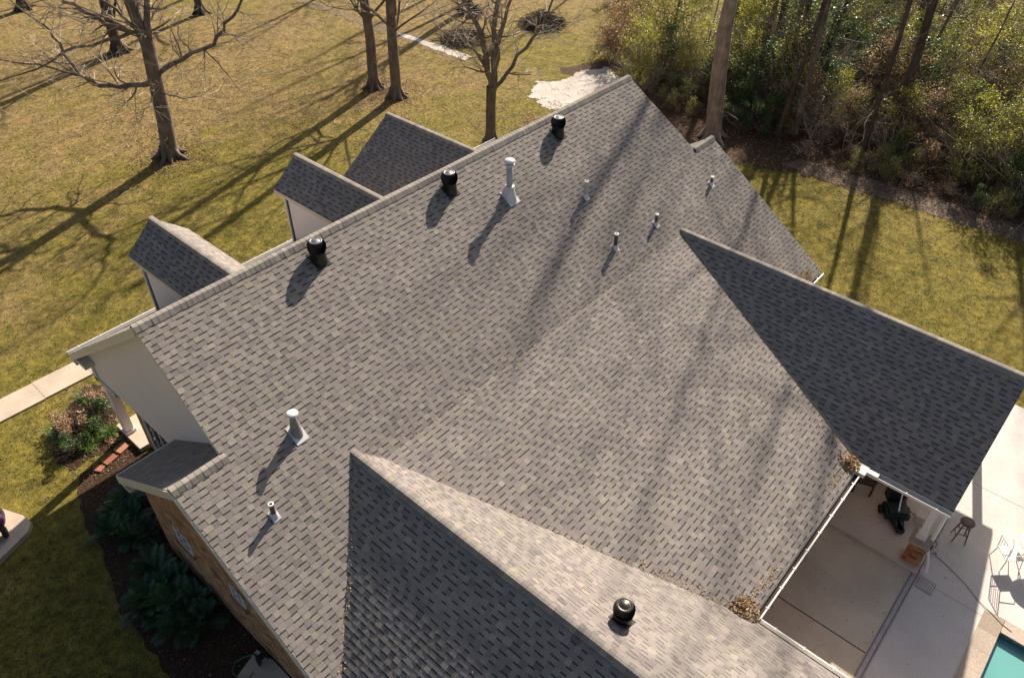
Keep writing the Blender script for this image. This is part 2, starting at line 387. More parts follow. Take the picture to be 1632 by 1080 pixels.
# ------------------------------------------------------------------ the house
HOUSE = empty('brick_house', (0, 0, 0), 0, 'large brick house with weathered grey shingle gable roofs, dormers and roof vents', 'house')
SL = .679; HR = 7.40
def U(x, y): return HR + SL * y
def Mz(x, y): return 4.58 + .279 * (y + 4.15)
def D3(x, y): return 4.63 + .70 * (x - 14.24)
def E3(x, y): return 4.63 - .70 * (x - 14.24)
def R3(x, y): return 4.86 - .645 * (x - 2.1)
def L3(x, y): return 4.86 + .645 * (x - 2.1)
SF = .703
def F(x, y): return HR - SF * y
def W(x, y): return 5.65 - SL * (y + 2.58)
planes = [
 # name, height fn, polygons (convex, xy ccw)
 ('upper', U, [[(.06, 0), (-.08, -2.58), (17.2, -2.58), (16.98, 0)],
               [(-1.17, -2.58), (-1.17, -4.15), (18.34, -4.15), (18.36, -2.58)],
               [(-1.17, -4.15), (-1.17, -6.85), (1.68, -4.15)],
               [(14.27, -4.15), (17.36, -7.17), (18.32, -7.2), (18.34, -4.15)]], (0, -1)),
 ('middle', Mz, [[(2.53, -4.15), (5.71, -11.49), (11.12, -11.49), (14.24, -4.15)]], (0, -1)),
 ('dark', D3, [[(14.24, -4.1), (14.15, -4.3), (11.24, -11.49), (11.22, -13.69), (14.24, -13.69)]], (-1, 0)),
 ('east', E3, [[(14.24, -4.1), (14.24, -13.69), (17.26, -13.69), (17.26, -7.2)]], (1, 0)),
 ('r3', R3, [[(2.1, -3.75), (2.1, -16), (5.71, -16), (5.71, -11.49), (2.53, -4.15)]], (1, 0)),
 ('l3', L3, [[(2.1, -3.75), (-1.17, -6.85), (2.1, -6.85)], [(-1.5, -6.85), (-1.5, -16), (2.1, -16), (2.1, -6.85)]], (-1, 0)),
 ('front', F, [[(.06, 0), (16.98, 0), (17.0, 5.75), (.0, 5.75)]], (0, 1)),
 ('wingL', W, [[(-1.17, -2.58), (.3, -2.58), (.3, 1.02), (-1.17, 1.02)]], (0, 1)),
 ('wingR', W, [[(16.9, -2.58), (18.36, -2.58), (18.36, 1.02), (16.9, 1.02)]], (0, 1)),
]
def dormer_planes(xr, yf, zr, hw, zE):
    s = (zr - zE) / hw
    yb = (HR - zr) / SF; ye = (HR - zE) / SF
    return s, [('dl', lambda x, y: zr + s * (x - xr), [[(xr, yf), (xr - hw, yf), (xr - hw, ye), (xr, yb)]], (-1, 0)),
               ('dr', lambda x, y: zr - s * (x - xr), [[(xr, yf), (xr, yb), (xr + hw, ye), (xr + hw, yf)]], (1, 0))]

EXPO = .126
WIDTHS = [.105, .12, .135, .15, .17, .195]
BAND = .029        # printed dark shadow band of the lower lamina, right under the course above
singles = []       # (dist, origin, u, v, normal, width index, raised, tint)
def shingle_plane(mb, fn, polys, down, seed, singles_ok=True):
    rnd = random.Random(seed)
    dx, dy = down
    a0 = fn(0, 0); gx = fn(1, 0) - a0; gy = fn(0, 1) - a0
    vdir = Vector((dx, dy, gx * dx + gy * dy)).normalized()
    udir = Vector((-dy, dx, 0))
    nrm = Vector((-gx, -gy, 1)).normalized()
    O = Vector((0, 0, a0))
    allp = []
    for poly in polys:
        P = [Vector((x, y, fn(x, y))) - O for x, y in poly]
        allp.append([(p.dot(udir), p.dot(vdir)) for p in P])
    us = [q[0] for p in allp for q in p]; vs = [q[1] for p in allp for q in p]
    umin, umax, vmin, vmax = min(us), max(us), min(vs), max(vs)
    for i, p in enumerate(allp):          # make ccw
        ar = sum(p[k][0] * p[(k + 1) % len(p)][1] - p[(k + 1) % len(p)][0] * p[k][1] for k in range(len(p)))
        if ar < 0: allp[i] = p[::-1]
    flip = udir.cross(vdir).dot(nrm) < 0
    nc = int((vmax - vmin) / EXPO) + 2
    for c in range(nc):
        v0 = vmin + c * EXPO; v1 = v0 + EXPO
        u = umin - ((c * .16 + rnd.uniform(0, .13)) % .29) - .02; up = True
        board = rnd.uniform(-.05, .05); bl = u + rnd.random()
        while u < umax:
            wi = rnd.choice((0, 1, 2, 3, 4) if up else (1, 2, 3, 4, 5)); u1 = u + WIDTHS[wi]
            if u > bl: board = rnd.uniform(-.07, .07); bl = u + 1.0
            tint = min(1, max(.22, rnd.gauss(.56 if up else .5, .125) + board))
            tj = TUP if up else TLO
            for poly in allp:
                q = [(u, v0), (u1, v0), (u1, v1), (u, v1)]
                for k in range(len(poly)):
                    a = poly[k]; b = poly[(k + 1) % len(poly)]
                    q = clip(q, a[0], a[1], -(b[1] - a[1]), b[0] - a[0])
                    if len(q) < 3: break
                if len(q) < 3: continue
                ar = abs(sum(q[k][0] * q[(k + 1) % len(q)][1] - q[(k + 1) % len(q)][0] * q[k][1] for k in range(len(q)))) / 2
                if ar < 2e-4: continue
                if singles_ok and ar > .999 * (u1 - u) * EXPO:
                    ctr = O + udir * (u + u1) / 2 + vdir * (v0 + v1) / 2
                    if in_frame(ctr, .99):
                        singles.append(((ctr - CAM_LOC).length, O + udir * u + vdir * v1, udir, vdir, nrm, wi, up, tint))
                        continue
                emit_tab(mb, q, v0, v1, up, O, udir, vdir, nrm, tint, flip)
            u = u1; up = not up if rnd.random() < .94 else up
TUP, TLO = .0115, .0055
def emit_tab(mb, q, v0, v1, up, O, udir, vdir, nrm, tint, flip):
    t = TUP if up else TLO
    pieces = [(q, tint)]
    if not up:
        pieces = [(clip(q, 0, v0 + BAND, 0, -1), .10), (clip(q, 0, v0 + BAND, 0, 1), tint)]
    for q, tn in pieces:
        if len(q) < 3: continue
        n = len(q); top = []; bot = []
        for (a, b) in q:
            f_ = (b - v0) / (v1 - v0); h = (.0030 + .0060 * f_) if up else (.001 + .0045 * f_)
            p = O + udir * a + vdir * b; top.append(p + nrm * h); bot.append(p - nrm * .001)
        f = [tuple(range(n))] + [(i, i + n, (i + 1) % n + n, (i + 1) % n) for i in range(n)]
        if flip: f = [tuple(reversed(x)) for x in f]
        mb.add(top + bot, f, tn)

ROOF = MB()
SH = MB()
def slab(mb, fn, poly, th=.16):
    P = [(x, y, fn(x, y)) for x, y in poly]
    a = sum(P[k][0] * P[(k + 1) % len(P)][1] - P[(k + 1) % len(P)][0] * P[k][1] for k in range(len(P)))
    if a < 0: P = P[::-1]
    mb.prism(P, (0, 0, -th), 0, 1)
for i, (nm, fn, polys, dn) in enumerate(planes):
    for pz, p in enumerate(polys): slab(ROOF, fn, p, .16 if nm not in ('wingL',) else .2)
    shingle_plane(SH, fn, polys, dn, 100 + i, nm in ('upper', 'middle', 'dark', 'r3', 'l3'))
roof = ROOF.build('roof', [M['felt'], M['cream']], HOUSE)
# the 300 shingles that show largest are parts of their own
singles.sort(key=lambda s: s[0])
cache = {}
for k_, (dist, org, ud, vd, nr, wi, up, tint) in enumerate(singles):
    if k_ < 300:
        tb = min(7, int(tint * 8)); key = (wi, up, tb)
        if key not in cache:
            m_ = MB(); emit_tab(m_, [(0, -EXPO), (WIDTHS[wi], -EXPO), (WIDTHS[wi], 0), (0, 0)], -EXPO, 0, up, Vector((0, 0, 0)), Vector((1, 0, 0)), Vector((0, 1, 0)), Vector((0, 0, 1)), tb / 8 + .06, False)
            cache[key] = m_.mesh('shingle', M['shingle'])
        o = bpy.data.objects.new('shingle', cache[key]); COL.objects.link(o); o.parent = roof
        o.matrix_local = Matrix(((ud.x, vd.x, nr.x, org.x), (ud.y, vd.y, nr.y, org.y), (ud.z, vd.z, nr.z, org.z), (0, 0, 0, 1)))
    else:
        fl = ud.cross(vd).dot(nr) < 0
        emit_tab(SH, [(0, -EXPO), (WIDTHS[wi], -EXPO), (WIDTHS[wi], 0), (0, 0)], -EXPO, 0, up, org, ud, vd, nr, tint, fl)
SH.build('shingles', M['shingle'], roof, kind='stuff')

def caps(mb, a, b, na, nb, wdt=.14, seed=3, lift=.012):
    """overlapping ridge caps from a to b; na, nb: downhill directions of the two sides"""
    rnd = random.Random(seed); a = Vector(a); b = Vector(b); d = (b - a); L = d.length; d.normalize(); n_ = int(L / EXPO)
    na = Vector(na).normalized(); nb = Vector(nb).normalized()
    nah = Vector((na.x, na.y, 0)).normalized(); nbh = Vector((nb.x, nb.y, 0)).normalized()
    up = Vector((0, 0, 1))
    for i in range(n_):
        s0 = a + d * (i * L / n_); s1 = a + d * ((i + 1) * L / n_ + .004)
        h0, h1 = .005, .010; t = min(1, max(.2, rnd.gauss(.74, .13)))
        w_ = wdt * rnd.uniform(.95, 1.05)
        vs = []
        for s_, h in ((s0, h1), (s1, h0)):
            vs += [s_ + na * w_ + up * (h + lift - .008), s_ + nah * .055 + up * (h + lift + .004), s_ + up * (h + lift + .014), s_ + nbh * .07 + up * (h + lift + .010), s_ + nb * w_ + up * (h + lift - .008)]
        base = [v - up * (h1 if k < 5 else h0) * 1.3 for k, v in enumerate(vs)]
        f = [(k, k + 5, k + 6, k + 1) for k in range(4)] + [(0, 1, 11, 10), (1, 2, 12, 11), (2, 3, 13, 12), (3, 4, 14, 13), (0, 10, 15, 5), (4, 9, 19, 14)]
        mb.add(vs + base, f, t)
CAP = MB()
dU = Vector((0, -1, -SL)); dF = Vector((0, 1, -SF)); dW = Vector((0, 1, -SL))
caps(CAP, (.04, 0, HR + .01), (16.99, 0, HR + .01), dU, dF, .16)
caps(CAP, (14.24, -13.7, 4.635), (14.30, -4.1, 4.65), (-1, 0, -.70), (1, 0, -.70), .15, 4)
caps(CAP, (2.1, -16, 4.865), (2.08, -3.7, 4.87), (-1, 0, -.645), (1, 0, -.645), .15, 5)
caps(CAP, (-1.18, -2.58, 5.655), (.0, -2.58, 5.655), dU, dW, .15, 6)
caps(CAP, (18.37, -2.58, 5.655), (17.2, -2.58, 5.655), dU, dW, .15, 7)
CAP.build('ridge_caps', M['shingle'], roof, kind='stuff')

# dormers and the front cross gable
def dormer(name, xr, yf, zr, hw, zE, yw, seed, label):
    dm = empty(name, (xr, yw, zE), 0, parent=HOUSE); dm['label'] = label
    s, pls = dormer_planes(xr, yf, zr, hw, zE)
    rf = MB(); sh = MB(); off = Vector((-xr, -yw, -zE))
    for i, (nm, fn, polys, dn) in enumerate(pls):
        for p in polys: slab(rf, fn, p, .12)
        shingle_plane(sh, fn, polys, dn, seed + i, False)
    cp = MB(); caps(cp, (xr, yf + .01, zr + .006), (xr, (HR - zr) / SF - .05, zr + .006), (-1, 0, -s), (1, 0, -s), .13, seed)
    for m_, n_, mt, kd in ((rf, 'dormer_roof', [M['felt'], M['cream']], None), (sh, 'shingles', M['shingle'], 'stuff'), (cp, 'ridge_caps', M['shingle'], 'stuff')):
        m_.v = [tuple(Vector(v) + off) for v in m_.v]; m_.build(n_, mt, dm, kind=kd)
    # walls (local coordinates); side walls triangular against the main roof
    ww = hw - .16
    zw = zE - .13 + .16 * s
    wl = MB()
    for sg in (-1, 1):
        x0 = sg * ww; y1 = (HR - zw) / SF
        zb = F(0, yw) - .05
        P = [(x0, 0, zb - zE), (x0, 0, zw - zE), (x0, y1 - yw, zw - zE)]
        if sg > 0: P = P[::-1]
        wl.prism([Vector(p) for p in P], (-sg * .1, 0, 0))
    zb = F(0, yw) - .05
    fr = [(-ww, 0, zb - zE), (ww, 0, zb - zE), (ww, 0, zw - zE), (0, 0, zr - .14 - zE), (-ww, 0, zw - zE)]
    wl.prism([Vector(p) + Vector((0, .003, 0)) for p in fr][::-1], (0, -.1, 0))
    wl.build('dormer_wall', M['dsiding'], dm)
    tb = MB()
    for sg in (-1, 1): tb.box((sg * ww - .04 + .012 * sg, -.03, zb - zE), (sg * ww + .04 + .012 * sg, .03, zw - zE))
    tb.build('corner_trim', M['white'], dm)
    wn = MB(); hh = (zw - zb); wn.box((-.3, .01, zb - zE + .25), (.3, .04, zb - zE + .2 + hh * .7)); wo = wn.build('window', M['white'], dm)
    return dm
dormer('dormer', 2.95, 5.05, 6.5, .86, 5.76, 4.78, 200, 'narrow front dormer nearest the left gable end')
dormer('dormer', 7.55, 5.15, 6.5, .92, 5.74, 4.85, 210, 'narrow front dormer beside the larger cross gable')
dormer('cross_gable', 12.6, 6.95, 5.52, 2.2, 3.98, 6.6, 220, 'wide cross gable on the front roof')

# walls
def wall(name, poly, th, mat, parent=HOUSE, label=None):
    mb = MB(); mb.prism(poly, th); return mb.build(name, mat, parent, label=label)
# left gable siding at x=.3, above the porch header
sid = wall('gable_wall', [(.3, 5.35, 2.62), (.3, -2.5, 2.62), (.3, -2.5, U(0, -2.5) - .17), (.3, 0, HR - .17), (.3, 5.35, F(0, 5.35) - .17)], (.12, 0, 0), M['siding'], label='pale stucco gable wall above the side porch')
mb = MB()
mb.box((.03, 5.0, 3.20), (.3, 5.74, 3.32)); mb.box((.0, 5.52, 3.08), (.34, 5.74, 3.2)); mb.box((.25, 5.2, 2.50), (.5, 5.4, 3.3)); mb.build('eave_return', M['cream'], HOUSE)
# barge boards
def board(a, b, h, th, mat, name='bargeboard'):
    a = Vector(a); b = Vector(b); mb = MB(); mb.prism([a, b, b - Vector((0, 0, h)), a - Vector((0, 0, h))], (th, 0, 0)); mb.build(name, mat, HOUSE)
board((.035, 0, HR - .012), (-.02, 5.76, F(0, 5.76) - .012), .22, .03, M['cream'])
board((-1.20, -2.58, 5.638), (-1.20, 1.04, W(0, 1.04) - .012), .24, .028, M['cream'])
board((-1.20, -6.9, U(0, -6.9) - .012), (-1.20, -2.58, 5.638), .2, .028, M['cream'])
mb = MB(); mb.box((-1.17, .62, W(0, 1.02) - .30), (-.8, 1.04, W(0, 1.02) - .19)); mb.build('eave_return', M['cream'], HOUSE)
mb = MB(); mb.box((-1.19, 1.02, W(0, 1.02) - .17), (.3, 1.07, W(0, 1.02) + .0)); mb.build('fascia', M['cream'], HOUSE)
mb = MB(); mb.prism([(-1.17, -2.58, 5.65 - .205), (-.8, -2.58, 5.65 - .205), (-.8, 1.0, W(0, 1.0) - .205), (-1.17, 1.0, W(0, 1.0) - .205)], (0, 0, -.01)); mb.prism([(-1.17, -6.8, U(0, -6.8) - .17), (-.8, -6.8, U(0, -6.8) - .17), (-.8, -2.58, 5.65 - .17), (-1.17, -2.58, 5.65 - .17)], (0, 0, -.01)); mb.build('soffit', M['cream'], HOUSE)

BR_SINGLES = []
def brick_wall(origin, ud, length, top_fn, nrm, holes=(), seed=1, mbs=None, h0=0.):
    """running-bond bricks on a vertical plane; each brick stands 8 mm proud of the mortar"""
    rnd = random.Random(seed); O = Vector(origin); ud = Vector(ud); nrm = Vector(nrm); bl, bh, pu, pv = .203, .064, .213, .0745
    r = 0; z = h0
    while z < 6:
        u = -(r % 2) * pu / 2
        while u < length:
            a = max(u, 0); b = min(u + bl, length)
            if b - a > .03 and z + bh < min(top_fn(a), top_fn(b)) and not any(h[0] < b and h[1] > a and h[2] < z + bh and h[3] > z for h in holes):
                BR_SINGLES.append((O + ud * a + Vector((0, 0, z)), ud, nrm, b - a, bh, min(1, max(0, rnd.gauss(.52, .22))), rnd.uniform(.006, .011)))
            u += pu
        z += pv; r += 1
WALL_H = [(.15, .15 + .66, 1.35, 2.0), (3.45, 4.05, 1.42, 2.0)]   # u measured from y=1.35 going -y : windows
def topL(u):
    y = .95 - u
    return (W(0, y) if y > -2.58 else U(0, y)) - .30
wl = wall('brick_wall', [(-.8, .95, 0), (-.8, -7.3, 0), (-.8, -7.3, U(0, -7.3) - .2), (-.8, -2.58, 5.65 - .22), (-.8, .95, W(0, .95) - .22)], (.2, 0, 0), M['mortar'], label='long brown brick side wall with two small windows')
WIN = [(1.0, 1.65), (3.4, 3.95)]
brick_wall((-.8, .95, 0), (0, -1, 0), 7.9, topL, (-1, 0, 0), [(.85, 1.8, 1.35, 2.15), (3.3, 4.05, 1.45, 2.15)], 5)
BR_SINGLES.sort(key=lambda s: (s[0] - CAM_LOC).length)
BR = MB(); bc = {}; nb = 0
def brick_geom(m_, L_, H_, t_, tint, O=Vector((0, 0, 0)), X=Vector((1, 0, 0)), N=Vector((0, 0, 1)), Y=Vector((0, 1, 0))):
    c = .004
    vs = [O, O + X * L_, O + X * L_ + Y * H_, O + Y * H_]
    vt = [O + X * c + Y * c + N * t_, O + X * (L_ - c) + Y * c + N * t_, O + X * (L_ - c) + Y * (H_ - c) + N * t_, O + X * c + Y * (H_ - c) + N * t_]
    m_.add(vs + vt, [(4, 5, 6, 7), (0, 1, 5, 4), (1, 2, 6, 5), (2, 3, 7, 6), (3, 0, 4, 7)], tint)
for (p, ud, nr, L_, H_, t, th) in BR_SINGLES:
    if nb < 300 and L_ > .2 and in_frame(p, 1.0):
        key = int(t * 8)
        if key not in bc:
            m_ = MB(); brick_geom(m_, .203, .064, .009, key / 8 + .06); bc[key] = m_.mesh('brick', M['brick'])
        o = bpy.data.objects.new('brick', bc[key]); COL.objects.link(o); o.parent = wl
        o.matrix_local = Matrix(((ud.x, 0, nr.x, p.x), (ud.y, 0, nr.y, p.y), (ud.z, 1, nr.z, p.z), (0, 0, 0, 1))); nb += 1
    else: brick_geom(BR, L_, H_, th, t, p, ud, nr, Vector((0, 0, 1)))
BR.build('bricks', M['brick'], wl, kind='stuff')
def side_window(y0, y1, z0, z1, xw=-.8, label=None):
    f = MB(); t = .055
    for a, b in (((y0, z0), (y1, z0 + t)), ((y0, z1 - t), (y1, z1)), ((y0, z0 + t), (y0 + t, z1 - t)), ((y1 - t, z0 + t), (y1, z1 - t)), (((y0 + y1) / 2 - .015, z0 + t), ((y0 + y1) / 2 + .015, z1 - t)), ((y0 + t, (z0 + z1) / 2 - .014), ((y0 + y1) / 2 - .015, (z0 + z1) / 2 + .014)), (((y0 + y1) / 2 + .015, (z0 + z1) / 2 - .014), (y1 - t, (z0 + z1) / 2 + .014))):
        f.box((xw - .03, a[0], a[1]), (xw + .03, b[0], b[1]))
    o = empty('window', (0, 0, 0), parent=HOUSE)
    f.build('frame', M['white'], o)
    g = MB(); g.box((xw - .012, y0 + .02, z0 + .02), (xw + .01, y1 - .02, z1 - .02)); g.build('pane', M['glass'], o)
    s = MB(); s.box((xw - .075, y0 - .08, z0 - .07), (xw, y1 + .08, z0 - .004), .3); s.build('sill', M['brick'], o)
    l = MB()
    for k in range(int((y1 - y0 + .2) / .078)): l.box((xw - .022, y0 - .1 + k * .078, z1 + .004), (xw, y0 - .1 + k * .078 + .068, z1 + .13), random.random())
    l.build('lintel', M['brick'], o)
    if label: o['label'] = label
side_window(-.78, -.15, 1.42, 2.05, label='small white framed window nearer the gable corner')
side_window(-2.95, -2.45, 1.55, 2.05, label='smaller white framed window further along the brick wall')
# recessed porch wall with window, porch column and floor on the left
pw = wall('porch_wall', [(.62, 4.55, .0), (.62, .0, .0), (.62, .0, 2.6), (.62, 4.55, 2.6)], (.2, 0, 0), M['mortar'])
_s = len(BR_SINGLES); BR_SINGLES.clear()
brick_wall((.62, 4.55, .12), (0, -1, 0), 4.5, lambda u: 2.45, (-1, 0, 0), [(.55, 2.3, .3, 2.3)], 9)
for b_ in BR_SINGLES:
    if (nb < 298): pass
m_ = MB()
for (p, ud, nr, L_, H_, t, th) in BR_SINGLES: brick_geom(m_, L_, H_, th, t * .6 + .35, p, ud, nr, Vector((0, 0, 1)))
m_.build('bricks', M['brick'], pw, kind='stuff')
pwin = empty('window', parent=HOUSE); pwin['label'] = 'tall white framed porch window half hidden by the gable wall'
f = MB(); xw = .60
for a, b in (((2.3, .45), (4.0, .53)), ((2.3, 2.2), (4.0, 2.28)), ((3.92, .53), (4.0, 2.2)), ((2.3, .53), (2.38, 2.2)), ((3.12, .53), (3.18, 2.2)), ((3.55, .53), (3.58, 2.2)), ((2.7, .53), (2.73, 2.2))): f.box((xw - .04, a[0], a[1]), (xw + .03, b[0], b[1]))
f.build('frame', M['white'], pwin)
g = MB(); g.box((xw - .01, 2.33, .48), (xw + .015, 3.97, 2.25)); g.build('pane', M['glass'], pwin)
mb = MB(); mb.box((.25, 4.3, 2.48), (.55, 5.4, 2.62)); mb.build('porch_header', M['cream'], HOUSE)
sheet('front_porch', [(.35, 4.6), (9, 4.6), (9, 6.0), (.35, 6.0)], .16, M['path'], th=.15)
wall('front_wall', [(.62, 4.56, 0), (.62, 4.56, 3.4), (17, 4.56, 3.4), (17, 4.56, 0)], (0, -.2, 0), M['mortar'])
def column(x, y, z0, z1, wd, mat, name='column', parent=HOUSE, label=None):
    c = empty(name, (x, y, z0), parent=parent); h = z1 - z0
    if label: c['label'] = label
    s = MB(); s.box((-wd / 2, -wd / 2, .1), (wd / 2, wd / 2, h - .08)); s.build('shaft', mat, c)
    b_ = MB(); b_.box((-wd / 2 - .035, -wd / 2 - .035, 0), (wd / 2 + .035, wd / 2 + .035, .1)); b_.build('plinth', mat, c)
    t_ = MB(); t_.box((-wd / 2 - .03, -wd / 2 - .03, h - .08), (wd / 2 + .03, wd / 2 + .03, h)); t_.build('capital', mat, c)
    return c
column(.5, 5.5, .16, 3.1, .24, M['siding'], label='square white porch column at the front corner')
# rear walls (mostly under the eaves)
wall('rear_wall', [(5.9, -11.05, 0), (14.4, -11.05, 0), (14.4, -11.05, 2.45), (5.9, -11.05, 2.45)], (0, .2, 0), M['brick'])
wall('rear_wall', [(14.4, -7.3, 0), (17.9, -7.3, 0), (17.9, -7.3, 2.3), (14.4, -7.3, 2.3)], (0, .2, 0), M['brick'])
wall('side_wall', [(17.9, -6.8, 0), (17.9, .8, 0), (17.9, .8, 3.0), (17.9, -2.58, 5.4), (17.9, -6.8, 2.6)], (-.2, 0, 0), M['brick'])
wall('side_wall', [(16.8, -2.5, 3), (16.8, 4.5, 3), (16.8, 4.5, 4.0), (16.8, 0, 7.2), (16.8, -2.5, 5.5)], (-.2, 0, 0), M['siding'])
wall('side_wall', [(14.4, -11.05, 0), (14.4, -7.3, 0), (14.4, -7.3, 2.4), (14.4, -11.05, 2.4)], (.2, 0, 0), M['brick'])
wall('rear_wall', [(-1.1, -15.7, 0), (5.3, -15.7, 0), (5.3, -15.7, 2.4), (2.1, -15.7, 4.6), (-1.1, -15.7, 2.4)], (0, .2, 0), M['brick'])
wall('side_wall', [(5.3, -15.7, 0), (5.3, -11.05, 0), (5.3, -11.05, 2.4), (5.3, -15.7, 2.4)], (-.2, 0, 0), M['brick'])
wall('side_wall', [(-1.1, -15.5, 0), (-1.1, -7.0, 0), (-1.1, -7.0, 2.4), (-1.1, -15.5, 2.4)], (.2, 0, 0), M['brick'])

# gutters
def gutter(a, b, z, out, hang_step=.62, label=None, both=True):
    a = Vector((*a, z)); b = Vector((*b, z)); d = (b - a); L = d.length; d.normalize(); o_ = Vector((*out, 0)); up = Vector((0, 0, 1))
    mb = MB()
    prof = [(.004, -.01), (.004, -.09), (.02, -.105), (.10, -.105), (.135, -.03), (.135, .0), (.15, .004), (.15, .018), (.125, .018), (.125, -.02), (.095, -.092), (.02, -.092), (.014, -.01)]
    vs = []
    for s_ in (a, b): vs += [s_ + o_ * p + up * q for p, q in prof]
    n = len(prof); mb.add(vs, [(i, (i + 1) % n, (i + 1) % n + n, i + n) for i in range(n)] + [tuple(range(n)), tuple(range(2 * n - 1, n - 1, -1))])
    g = mb.build('gutter', M['white'], HOUSE)
    if label: g['label'] = label
    k = .3
    while k < L:
        h = MB(); c = a + d * k; vs = [c + o_ * .09 + up * .02, c + d * .024 + o_ * .09 + up * .02, c + d * .024 + o_ * .165 + up * .024, c + o_ * .165 + up * .024]
        h.prism(vs, (0, 0, .008)); h.build('hanger', M['white'], g); k += hang_step
    tr_ = MB(); vs = [a + o_ * .02 + up * -.085, b + o_ * .02 + up * -.085, b + o_ * .10 + up * -.085, a + o_ * .10 + up * -.085]
    tr_.prism(vs, (0, 0, .012)); tr_.build('gutter_grime', plain('grime', (.05, .035, .025), .95), g)
gutter((5.85, -11.49), (11.06, -11.49), 2.49, (0, -1), label='white gutter along the middle rear eave')
gutter((11.22, -11.66), (11.22, -13.69), 2.47, (-1, 0), .7, label='white gutter along the eave of the dark wing')
gutter((5.71, -11.65), (5.71, -16), 2.49, (1, 0), label='white gutter along the eave of the lower wing')
gutter((17.6, -7.2), (18.3, -7.2), 2.44, (0, -1), label='short white gutter end at the right rear corner')
gutter((.0, 5.75), (17.0, 5.75), F(0, 5.75) - .02, (0, 1), label='white gutter along the front eave')
mb = MB(); mb.box((10.88, -11.72, 2.44), (11.2, -11.47, 2.56)); mb.box((11.03, -11.98, 2.44), (11.17, -11.72, 2.55)); mb.build('gutter_corner', M['cream'], HOUSE)
mb = MB()
mb.box((.02, 5.752, F(0, 5.75) - .17), (17, 5.756, F(0, 5.75) - .002))
mb.build('fascia', M['cream'], HOUSE)

# porch columns at the dark wing, brick pier, downspout
column(11.55, -13.38, .95, 2.42, .17, M['white'], label='white porch column standing on the brick pier')
pier = empty('brick_pier', (11.5, -13.42, .13), parent=HOUSE); pier['label'] = 'low square brick pier under the white porch column'
mb = MB(); mb.box((-.20, -.20, 0), (.20, .20, .74)); mb.build('core', M['mortar'], pier)
mb = MB(); mb.box((-.25, -.25, .74), (.25, .25, .82)); mb.build('cap_stone', M['coping'], pier)
for r_ in range(9):
    for sd_, (ux, uy, nx, ny, ox, oy) in enumerate(((1, 0, 0, -1, -.20, -.20), (0, -1, -1, 0, -.20, .20))):
        for u0 in ((-.1, .113) if r_ % 2 else (.0, .213)):
            a = max(0, u0); b_ = min(.40, u0 + .203)
            if b_ - a < .03: continue
            p = Vector((ox + ux * a, oy + uy * a, .01 + r_ * .0805)); X = Vector((ux, uy, 0)); N = Vector((nx, ny, 0))
            m_ = MB(); brick_geom(m_, b_ - a, .068, .018, random.uniform(.0, .75), p, X, N, Vector((0, 0, 1))); m_.build('brick', M['brick'], pier)
column(16.95, -13.4, .13, 2.42, .2, M['white'], label='white corner post at the far end of the porch')
mb = MB(); mb.tube([(11.30, -13.72, 2.38), (11.45, -13.66, 2.2), (11.62, -13.62, 2.05), (11.64, -13.62, .62), (11.58, -13.70, .42), (11.4, -13.80, .30), (11.32, -13.84, .12)], .048, 8); mb.build('downspout', M['white'], HOUSE, label='white downspout curling out at the foot of the brick pier')
# beam under eave of the dark wing
mb = MB(); mb.box((11.42, -13.45, 2.36), (17.05, -13.28, 2.50)); mb.build('porch_beam', M['cream'], HOUSE)

# ------------------------------------------------------------------ roof vents (parts of the house)
def turbine(x, y, fn, label, hgt=.47, ball=False, rb=.215):
    z = fn(x, y); v = empty('turbine_vent', (x, y, z), parent=HOUSE); v['label'] = label
    hm = M['ball'] if ball else M['black']
    e = .001
    gx = (fn(x + e, y) - z) / e; gy = (fn(x, y + e) - z) / e
    fl = MB(); fl.prism([(sx * .19, sy * .19, .020 + gx * sx * .19 + gy * sy * .19) for sx, sy in ((-1, -1), (1, -1), (1, 1), (-1, 1))], (0, 0, -.006)); fl.build('flashing', M['felt'], v)
    b_ = MB(); b_.lathe([(.19, -.16), (.185, .02), (.168, hgt * .40), (.182, hgt * .44), (.182, hgt * .5), (.14, hgt * .52)], 24); b_.build('collar', M['black'], v, smooth=True)
    hd = MB(); z0 = hgt * .5
    hd.lathe([(.12, z0), (.165, z0 + .05), (.172, z0 + .14), (.16, z0 + .21), (.10, z0 + .25)], 20); h_ = hd.build('turbine_head', M['black'], v, smooth=True)
    fins = MB()
    nf = 26
    for k in range(nf):
        a = 2 * math.pi * k / nf; pr = [(.165, z0 - .01), (rb * .93, z0 + .02), (rb, z0 + .09), (rb * 1.0, z0 + .17), (rb * .9, z0 + .225), (.14, z0 + .262)]
        vs = []
        for r_, zz in pr:
            tw = a + (zz - z0) * 1.2
            for s_, rr in ((0, r_), (.17, r_ * .86)): vs.append((rr * math.cos(tw + s_), rr * math.sin(tw + s_), zz))
        fins.add(vs, [(2 * i, 2 * i + 1, 2 * i + 3, 2 * i + 2) for i in range(len(pr) - 1)])
    fins.build('fins', hm, h_, kind='stuff', smooth=True)
    c_ = MB(); zc = z0 + .262
    c_.lathe([(.14, zc - .012), (.15, zc), (.145, zc + .016), (.118, zc + .018), (.11, zc + .008), (.10, zc + .01), (.06, zc + .03), (.0101, zc + .036)], 24); c_.build('cap', M['ball'] if ball else M['capm'], v, smooth=True)
    rm = MB()
    for k in range(24):
        a = 2 * math.pi * k / 24; rm.lathe([(.006, -.004), (.008, 0), (.003, .005)], 5, (.147 * math.cos(a), .147 * math.sin(a), zc + .010))
    rm.build('rivets', M['steel'], v, kind='stuff')
    return v
turbine(4.19, -.45, U, 'black turbine vent nearest the left end of the main ridge')
turbine(8.38, -.45, U, 'black turbine vent at the middle of the main ridge')
turbine(12.78, -.47, U, 'black turbine vent nearest the far end of the main ridge')
